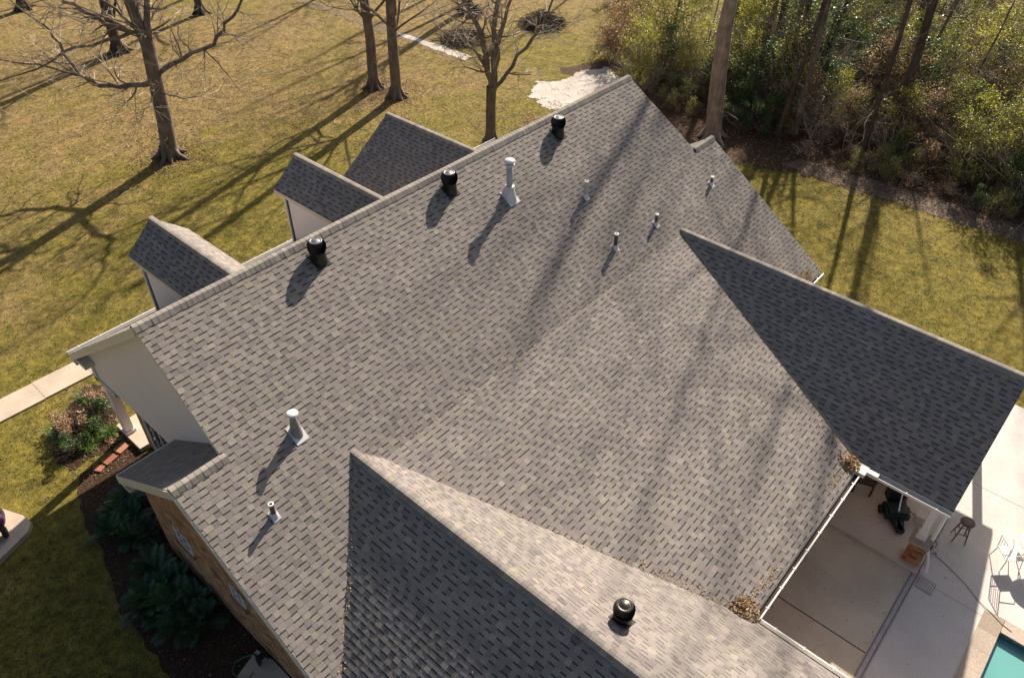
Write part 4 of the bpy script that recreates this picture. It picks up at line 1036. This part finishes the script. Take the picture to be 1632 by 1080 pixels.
main_tree('oak_tree', b0, [(0, 0, -.1), (.05, -.05, .6), (.15, -.18, 1.9), (.23, -.26, 3.6), (.32, -.36, 5.2), (.2, -.2, 6.8), (.1, 0, 8.5), (0, .2, 10.5)], [.46, .36, .33, .31, .29, .24, .19, .13],
  [(rel([(10.63, 20.35, 3.6), (9.91, 21.17, 3.41), (9.11, 22.09, 3.46), (8.57, 22.7, 3.87), (8.36, 22.94, 5.22), (8.12, 23.21, 6.0)], b0), .13, .05),
   (rel([(8.57, 22.7, 3.87), (7.54, 23.88, 4.41), (6.51, 25.06, 4.54)], b0), .06, .025),
   (rel([(10.87, 20.08, 3.95), (11.66, 19.17, 4.58), (12.66, 18.04, 5.26), (13.09, 17.54, 6.04), (13.71, 16.84, 7.05)], b0), .12, .05),
   (rel([(10.82, 20.14, 5.51), (9.99, 21.08, 5.89), (9.59, 21.54, 6.39), (8.89, 22.34, 7.01), (7.9, 23.5, 8.3)], b0), .12, .06),
   (rel([(10.8, 20.16, 4.71), (10.97, 19.96, 5.77), (11.09, 19.83, 7.03), (11.3, 19.6, 9)], b0), .17, .1),
   (rel([(10.7, 20.28, 5.77), (9.71, 21.41, 5.37), (8.35, 22.95, 4.82), (7.47, 23.96, 4.14), (6.08, 25.55, 3.5)], b0), .085, .02),
   (rel([(10.75, 20.2, 3.4), (10.0, 19.6, 3.1), (9.2, 19.0, 2.9)], b0), .05, .012), (rel([(10.8, 20.2, 3.2), (11.3, 19.3, 2.9), (12.2, 18.9, 3.0)], b0), .04, .012)],
  7, 'large bare oak at the left with crooked low limbs spreading both ways', 11, 'bark', 5, 12, 22)
main_tree('bare_tree', (22.14, 19.54, 0), [(0, 0, -.1), (0, 0, .6), (.05, -.05, 2.7), (-.03, 0, 4.6), (-.1, .1, 8), (0, .2, 12)], [.36, .29, .26, .24, .19, .12], [], 9, 'left one of the two straight bare trunks behind the house front', 12, 'bark', 5, 10, 5)
main_tree('bare_tree', (22.1, 17.7, 0), [(0, 0, -.1), (.02, -.02, .6), (.04, -.04, 3.1), (.1, -.1, 5), (.2, -.1, 8.5), (.1, 0, 12.5)], [.38, .29, .26, .24, .2, .12], [], 9, 'right one of the two straight bare trunks behind the house front', 13, 'bark', 5, 10, 5)
b0 = (21.6, 10.4, 0)
main_tree('bare_tree', b0, [(0, 0, -.1), (0, 0, .5), (.03, 0, 1.8), (.06, -.02, 2.75)], [.30, .25, .23, .24],
  [(rel([(21.66, 10.38, 2.6), (21.52, 10.54, 3.86), (21.44, 10.63, 4.98), (21.18, 10.93, 5.79), (20.93, 11.21, 6.57), (20.5, 11.6, 9)], b0), .15, .07),
   (rel([(21.73, 10.29, 2.6), (21.8, 10.22, 4.43), (21.81, 10.21, 5.8), (21.99, 10.0, 7.58), (22, 10, 9.5)], b0), .15, .07),
   (rel([(21.75, 10.25, 2.7), (22.26, 9.69, 3.73), (22.9, 8.96, 5.0), (23.11, 8.72, 5.54), (23.6, 8.2, 7)], b0), .10, .04),
   (rel([(21.76, 10.26, 3.5), (21.99, 10.0, 5.26), (22.26, 9.69, 6.59), (22.6, 9.3, 9)], b0), .10, .05),
   (rel([(21.52, 10.54, 3.7), (21.15, 10.95, 4.43), (20.61, 11.57, 4.84), (20.0, 12.2, 5.6)], b0), .06, .02)],
  3, 'bare tree forking into several upright limbs just behind the main ridge', 14, 'bark', 3, 0, 0)
main_tree('pine_tree', (29.14, 2.67, 0), [(0, 0, -.15), (0, 0, .6), (-.14, .16, 3.2), (-.19, .22, 5.2), (-.15, .2, 7), (.1, .2, 11), (.2, .3, 16), (.2, .3, 20)], [.47, .39, .36, .33, .27, .19, .12, .06], [], 6, 'thick pale brown pine trunk rising beside the far gable end', 15, 'barkp', 4, 8, 14)
for loc, r_, lab, sd_ in [((15.4, 34.7, 0), .42, 'trunk far behind the large bare oak', 21), ((22.5, 37.4, 0), .34, 'bare trunk far off near the top edge right of the oak', 22), ((15.1, 46.9, 0), .42, 'bare trunk at the top left corner of the photo', 23), ((35.0, 24.9, 0), .40, 'dark trunk at the top edge behind the brush heap', 24)]:
    main_tree('bare_tree', loc, [(0, 0, -.1), (0, 0, .6), (.1, .1, 3), (.1, 0, 6), (0, .2, 11)], [r_, r_ * .75, r_ * .65, r_ * .55, r_ * .35], [], 8, lab, sd_, 'barkd', 4, 9, 8)
# off-frame trees whose shadows cross the lawn

# woods: prototypes shared by many trees
def wood_trunk(seed, h, r, lean, mat, cr=7, low=6):
    random.seed(seed); tk = MB(); pts = []; rs = []; p = Vector((0, 0, -.1)); d = Vector((random.gauss(0, lean), random.gauss(0, lean), 1)).normalized()
    for i in range(9):
        pts.append(p.copy()); rs.append(r * (1 - .75 * i / 8) * (1.25 if i == 0 else 1)); d = (d + Vector((random.gauss(0, .03), random.gauss(0, .03), .02))).normalized(); p = p + d * h / 8
    tk.tube(pts, rs, 8, False)
    br = MB(); fi = MB()
    for k in range(cr): i = random.randint(4, 7); a = random.uniform(0, 6.283); grow(br, pts[i], (math.cos(a), math.sin(a), random.uniform(.3, 1)), h * .16, rs[i] * .45, 1, 4, .16, .010, (1, 3), fi)
    for k in range(low): i = random.randint(1, 3); a = random.uniform(0, 6.283); grow(br, pts[i], (math.cos(a), math.sin(a), random.uniform(-.1, .5)), random.uniform(1, 2), .03, 1, 4, .25, .008, (2, 3), fi)
    o = MB(); o.v = br.v + fi.v; o.f = br.f + [tuple(i + len(br.v) for i in f) for f in fi.f]; o.t = [.5] * len(o.v); o.mi = br.mi + fi.mi
    return [('trunk', tk.mesh('trunk', M[mat], True)), ('branches', o.mesh('branches', M['twig' if seed % 2 else 'twigd']))]
WT = [wood_trunk(301, 17, .20, .03, 'barkd', 11), wood_trunk(302, 15, .15, .05, 'bark'), wood_trunk(303, 18, .24, .02, 'barkd'), wood_trunk(304, 11, .09, .08, 'bark', 6, 8), wood_trunk(305, 9, .06, .12, 'bark', 5, 10), wood_trunk(306, 27, .22, .025, 'barkd', 16, 7), wood_trunk(307, 25, .17, .03, 'bark', 16, 7), wood_trunk(308, 23, .12, .03, 'barkd', 12, 8)]
random.seed(400)
wood_spots = [(32.0, -3.6, 7, 'dark trunk standing left of the thickest dark trunk at the wood edge'), (33.9, -4.15, 5, 'thick dark trunk in the middle of the wood edge'), (35.9, 9.7, 3, 'thin dark trunk near the pale sand behind the far gable'), (38.9, 11.0, 3, 'slender dark trunk at the left end of the woods'), (36.4, -9.3, 0, 'dark trunk close to the right edge of the photo'), (31.6, .4, 7, 'grey trunk just right of the thick pine'), (38.4, 4.2, 5, 'dark trunk deep in the woods behind the thick pine')]
wood_spots += [(36.0, 1.0, 3, 'slim grey trunk deep among the shrubs midway between the pine and the dark trunks'), (41.5, 8.5, 5, 'dark trunk at the top edge just right of the thick pine')]
for x, y, k, lab in wood_spots: plant('woodland_tree', WT[k], (x, y, 0), random.uniform(0, 6), 1, lab, 'tree')
for i, (x, y) in enumerate([(40, 27), (46, 31), (36, 36), (43, 40), (31, 44), (50, 24), (26, 50)]):
    plant('bare_tree', WT[(0, 2, 1)[i % 3]], (x, y, 0), i, 1.0, 'tall bare tree beyond the far side of the lawn', 'tree', 'bare trees beyond the lawn')
def wood_left(x): return 8.6 if x < 35 else 8.6 - (x - 35) * .12
n = 0
while n < 62:
    x = random.uniform(30.8, 62); y = random.uniform(-30, 9)
    if y > wood_left(x) or (x < 33 and random.random() < .5): continue
    k = random.choice([0, 1, 1, 3, 3, 4, 4, 4]); n += 1
    plant('woodland_tree', WT[k], (x, y, 0), random.uniform(0, 6), random.uniform(.8, 1.15), 'bare woodland tree among the undergrowth right of the lawn', 'tree', 'bare trees standing in the woods')
# shrubs / understory with leaves
def understory(seed, h, r, mat, n, s0, s1, lumps):
    mb = MB(); random.seed(seed)
    cs = []
    for _ in range(lumps):
        z = h * random.uniform(.12, 1) ; a = random.uniform(0, 6.283); q = r * random.uniform(.1, .9) * (1 - .45 * z / h); cs.append((Vector((math.cos(a) * q, math.sin(a) * q, z)), random.uniform(.22, .5) * r))
    for i in range(n):
        c, rr = cs[int(random.random() ** 1.2 * len(cs))]; d = Vector((random.gauss(0, 1), random.gauss(0, 1), random.gauss(0, .8))); d = d.normalized() * rr * (random.random() ** .4)
        p = c + d; p.z = max(.05, p.z); leaf_quad(mb, p, random.uniform(s0, s1), min(1, max(0, random.gauss(.45, .32))), 1.)
    tw_ = twigs(26, r * 1.4, h * 1.0, .016, M['twig'] if seed % 2 else M['twigd'], seed + 1)
    return [('foliage', mb.mesh('foliage', M[mat])), ('branches', tw_)]
US = {'dark': [understory(501, 4.2, 1.7, 'leafdark', 3000, .04, .10, 20), understory(502, 3.0, 1.5, 'leafdark', 2400, .04, .09, 16), understory(509, 6.0, 1.9, 'leafdark', 3600, .04, .10, 26)],
      'olive': [understory(503, 3.6, 1.5, 'leafolive', 2000, .03, .075, 18), understory(504, 2.4, 1.3, 'leafolive', 1500, .03, .07, 12), understory(510, 6.0, 1.6, 'leafolive', 2400, .03, .08, 24)],
      'gold': [understory(505, 4.0, 1.3, 'leafgold', 1800, .03, .08, 16)],
      'brown': [understory(506, 2.2, 1.4, 'leafbrown', 1900, .035, .085, 14), understory(507, 1.3, 1.3, 'leafbrown', 1000, .03, .07, 12), understory(508, 4.0, 1.5, 'leafbrown', 1700, .03, .07, 18)]}
def sapling(seed, n, h, r, mat):
    random.seed(seed); mb = MB()
    for i in range(n):
        a_ = random.uniform(0, 6.283); grow(mb, (0, 0, -.05), (math.cos(a_) * .45, math.sin(a_) * .45, 1), h * random.uniform(.35, .55), r, 0, 3, .2, .005, (2, 4))
    return [('branches', mb.mesh('branches', M[mat]))]
BT = [sapling(601, 3, 3.0, .024, 'twig'), sapling(602, 4, 4.0, .03, 'twigd'), sapling(603, 4, 1.8, .016, 'twig'), sapling(604, 2, 5.0, .04, 'twig')]
LB = {'dark': ('dark green glossy evergreen shrub in the woods', 'dark evergreen shrubs of the woods'), 'olive': ('olive green leafy shrub in the woods', 'olive shrubs of the woods'),
      'gold': ('yellow green vine covered sapling in the woods', 'yellow green saplings of the woods'), 'brown': ('russet brown shrub with dry leaves in the woods', 'brown shrubs of the woods')}
random.seed(410)
def pick(x, y):
    # right part greener, left part olive, middle brown
    if y < -8: w_ = dict(dark=5, olive=3.5, gold=3, brown=1.5)
    elif y < -2: w_ = dict(dark=1.5, olive=2.5, gold=1.2, brown=6)
    elif y < 4: w_ = dict(dark=3.5, olive=3, gold=1.5, brown=3.5)
    else: w_ = dict(dark=1.5, olive=3, gold=3.5, brown=2)
    if x > 40: w_['gold'] += 1.5; w_['olive'] += 1
    return random.choices(list(w_), list(w_.values()))[0]
n = 0; pts_ = []
while n < 300:
    x = 30.5 + abs(random.gauss(0, 1)) * 11; y = random.uniform(-22, 8.8)
    if x > 60 or y > wood_left(x) or (x - 30.5 < 1.2 and random.random() < .55): continue
    if not in_frame((x, y, 1.5), 1.12): 
        if random.random() > .12: continue
    if any((x - a) ** 2 + (y - b) ** 2 < .75 for a, b in pts_): continue
    pts_.append((x, y)); k = pick(x, y); dep = x - 30.3
    small = dep < 2.2
    pr = US[k]
    if small: me = US['brown'][1] if k == 'brown' else (US['olive'][1] if k != 'dark' else US['dark'][1]); sc = random.uniform(.35, .6); k2 = 'brown' if me is US['brown'][1] else ('dark' if me is US['dark'][1] else 'olive')
    else: me = random.choice(pr); sc = random.uniform(.7, 1.05) * min(1., .5 + dep / 9); k2 = k
    plant('woodland_shrub', me, (x, y, 0), random.uniform(0, 6), sc, LB[k2][0], 'shrub', LB[k2][1]); n += 1
for i in range(75):
    x = 31.8 + abs(random.gauss(0, 1)) * 7; y = random.uniform(-14, 8.5)
    plant('bare_shrub', random.choice(BT), (x, y, 0), random.uniform(0, 6), random.uniform(.5, 1.1), 'leafless twiggy shrub among the undergrowth of the woods', 'shrub', 'leafless shrubs of the woods')
# shrubs thin out towards the sand patch
for i, (x, y, s_) in enumerate([(32.5, 9.6, .8), (33.6, 9.9, 1.0), (34.8, 10.6, 1.0), (36.4, 11.4, 1.1), (38.0, 12.6, 1.1), (40, 13.6, 1.2), (42, 14.5, 1.2), (31.2, 9.2, .6), (30.0, 8.7, .5), (36.5, 9.6, 1.1), (39.5, 11.5, 1.2)]):
    plant('bare_shrub', [BT[i % 4][0]] + ([US['olive'][1][0]] if i % 2 else []) + ([US['gold'][0][0]] if i % 3 == 0 else []), (x, y, 0), i, s_, 'tangled olive brown thicket shrub beside the pale sand patch', 'shrub', 'thicket shrubs beyond the sand patch')
for i, (x, y) in enumerate([(33.4, 11.9), (35, 13), (36.2, 14.6), (37.6, 14.2), (39, 16), (40.5, 15.4), (41.5, 17.6), (43.5, 18.6), (44, 16.5), (34.4, 12.2), (46, 19.5)]):
    plant('bare_shrub', BT[i % 4] + (US['brown'][0][:1] if i % 2 else []), (x, y, 0), i * 1.3, .9, 'tangled grey brown bare shrub beyond the far roof peak at the woods edge', 'shrub', 'bare shrubs at the left edge of the woods')
# palmetto fans
def palmetto(seed):
    random.seed(seed); mb = MB()
    for i in range(9):
        az = i * 2.4; el = R(random.uniform(30, 75)); d = Vector((math.cos(az) * math.cos(el), math.sin(az) * math.cos(el), math.sin(el))); c = d * random.uniform(.7, 1.0); mb.tube([(0, 0, .02), c], .012, 4, False, tint=.5); s = d.orthogonal().normalized(); s = Vector((-math.sin(az), math.cos(az), 0)); u = d; t = random.random()
        for k in range(13):
            a = R(-105 + k * 17.5); q = (u * math.cos(a) + s * math.sin(a)); e = c + q * .48 + Vector((0, 0, -.08)); m_ = c + q * .25; w_ = s * math.cos(a) * .03 - u * math.sin(a) * .03
            mb.add([c, m_ - w_, e, m_ + w_], [(0, 1, 2), (0, 2, 3)], t)
    return mb.mesh('foliage', M['frond'])
pm = [palmetto(701), palmetto(702)]
random.seed(420)
for i, (x, y) in enumerate([(33.2, 1.8), (32.8, 1.0), (34.2, .7), (34.3, 5.6), (35.0, 6.4), (33.4, 5.2), (33.0, -8.2), (33.6, -9.4), (34.2, -8.9), (31.8, 2.2), (36, 3.5), (35.2, -2), (37, -6.4)]):
    plant('palmetto', [('foliage', pm[i % 2])], (x, y, .3), i, random.uniform(.9, 1.3), 'dark green fan palmetto low in the woods', 'palm', 'palmettos low in the woods')
# brush heaps and sticks
def brush(name, loc, r, h, n, label, seed, ln=1.2):
    random.seed(seed); mb = MB()
    for i in range(n):
        a = random.uniform(0, 6.283); q = r * random.random() ** .7; z = h * (1 - (q / r) ** 2) * random.random(); b = random.uniform(0, 6.283); l_ = random.uniform(.4, ln) / 2
        c = Vector((math.cos(a) * q, math.sin(a) * q, z)); d = Vector((math.cos(b), math.sin(b), random.uniform(-.25, .35))) * l_
        mb.tube([c - d, c + Vector((random.gauss(0, .06), random.gauss(0, .06), random.gauss(0, .06))), c + d], [.018, .014, .006], 3, False)
    o = mb.build('brush_heap', M['brushm'], loc=loc); tag(o, label, 'brush heap'); return o
brush('h', (36.0, 19.2, 0), 1.5, .85, 700, 'rounded dark heap of cut brush on the lawn near the top edge', 801)
brush('h', (30.6, 21.0, 0), 1.4, .6, 420, 'loose heap of grey branches beside the pale ditch strip', 802, 2.2)
brush('h', (34.6, 24.0, 0), .7, .6, 240, 'small dark brush heap at the foot of the trunk at the top edge', 803)
# scattered leaves and grass tufts
random.seed(900)
LV = MB()
def scatter_leaves(cx, cy, r, n, s=(.03, .06)):
    for i in range(n):
        q = r * random.random() ** .8; a = random.uniform(0, 6.283); leaf_quad(LV, Vector((cx + math.cos(a) * q, cy + math.sin(a) * q, random.uniform(.02, .05))), random.uniform(*s), random.random() * .8, .5)
scatter_leaves(10.6, 20.3, 2.0, 1300); scatter_leaves(22.1, 18.6, 2.2, 1500); scatter_leaves(11, 23, 7, 2200); scatter_leaves(22, 20, 8, 2800); scatter_leaves(24.5, 10.5, 3, 1200); scatter_leaves(14, 30, 9, 2500); scatter_leaves(18, 14, 6, 900)
for i in range(9000):
    x = random.uniform(27.0, 37); y = random.uniform(-16, 9.5)
    if x > 28.2 + (0 if y > -1 else .5): leaf_quad(LV, Vector((x, y, random.uniform(.02, .06))), random.uniform(.03, .07), random.random() ** 2 * .8, .6)
for i in range(2600):
    x = random.uniform(-3.2, -.85); y = random.uniform(-6, 5)
    leaf_quad(LV, Vector((x, y, random.uniform(.015, .03))), random.uniform(.010, .022), random.random() ** 2, .6)
for i in range(900):
    x = random.uniform(-1.4, .5); y = random.uniform(4.6, 8.4)
    leaf_quad(LV, Vector((x, y, random.uniform(.02, .05))), random.uniform(.015, .035), random.random() ** 1.5, .6)
for i in range(500):
    x = random.uniform(5.9, 14); y = random.uniform(-13.5, -11)
    if random.random() < .16: leaf_quad(LV, Vector((x, y, .15 if x > 11.16 else .065)), random.uniform(.012, .028), random.random() * .3, .3)
tag(LV.build('fallen_leaves', M['dead']), 'dry leaves scattered under the trees, at the wood edge and in the beds', 'leaves', kind='stuff')
TWG = MB()
for i in range(520):
    cx, cy, r_ = random.choice([(10.5, 20.5, 8), (22, 18.5, 7), (21.6, 10.4, 4), (30.6, 16, 5), (31, 10.5, 4), (15, 33, 8), (29.5, -5, 2.5)])
    x = random.gauss(cx, r_ * .5); y = random.gauss(cy, r_ * .5); a = random.uniform(0, 6.283); l_ = random.uniform(.15, .6); c = Vector((x, y, .03)); d = Vector((math.cos(a), math.sin(a), 0)) * l_ / 2
    if x < 19 and y < 6.2: continue
    TWG.tube([c - d, c + Vector((random.gauss(0, .05), random.gauss(0, .05), .03)), c + d], [.012, .010, .005], 3, False)
tag(TWG.build('fallen_twigs', M['twig']), 'small fallen twigs lying on the lawn under the trees', 'twigs', kind='stuff')
GR = MB()
inn = 0
while inn < 60000:
    x = random.uniform(-9, 30); y = random.uniform(-13, 40)
    dd = math.hypot(x - CAM_LOC.x, y - CAM_LOC.y)
    if random.random() > min(1, (16 / dd) ** 1.6): continue
    if -1.2 < x < 18 and -13.7 < y < 5.2: continue
    if y < -12.4 and x > 10: continue
    if 8.8 < y < 9.9 and x < 9: continue
    if -3.0 < x < .8 and -7 < y < 4.9 and x > -2.6: continue
    if (x + .3) ** 2 + (y - 6.8) ** 2 < 1.7: continue
    if -5.7 < x < -2.8 and 3.6 < y < 6: continue
    if not in_frame((x, y, 0), 1.05): inn += .2; continue
    inn += 1
    a = random.uniform(0, 6.283); s = random.uniform(.015, .04); hh = random.uniform(.025, .06); b = a + random.uniform(-1, 1)
    e = Vector((x + math.cos(b) * s * 1.4, y + math.sin(b) * s * 1.4, hh)); c = Vector((math.cos(a + 1.57), math.sin(a + 1.57), 0)) * s * .5
    p = Vector((x, y, 0)); GR.add([p - c, p + c, e], [(0, 1, 2)], min(1, max(0, random.gauss(.5, .25))))
tag(GR.build('grass', M['straw']), 'short yellow green grass blades over the lawn', 'grass', kind='stuff')
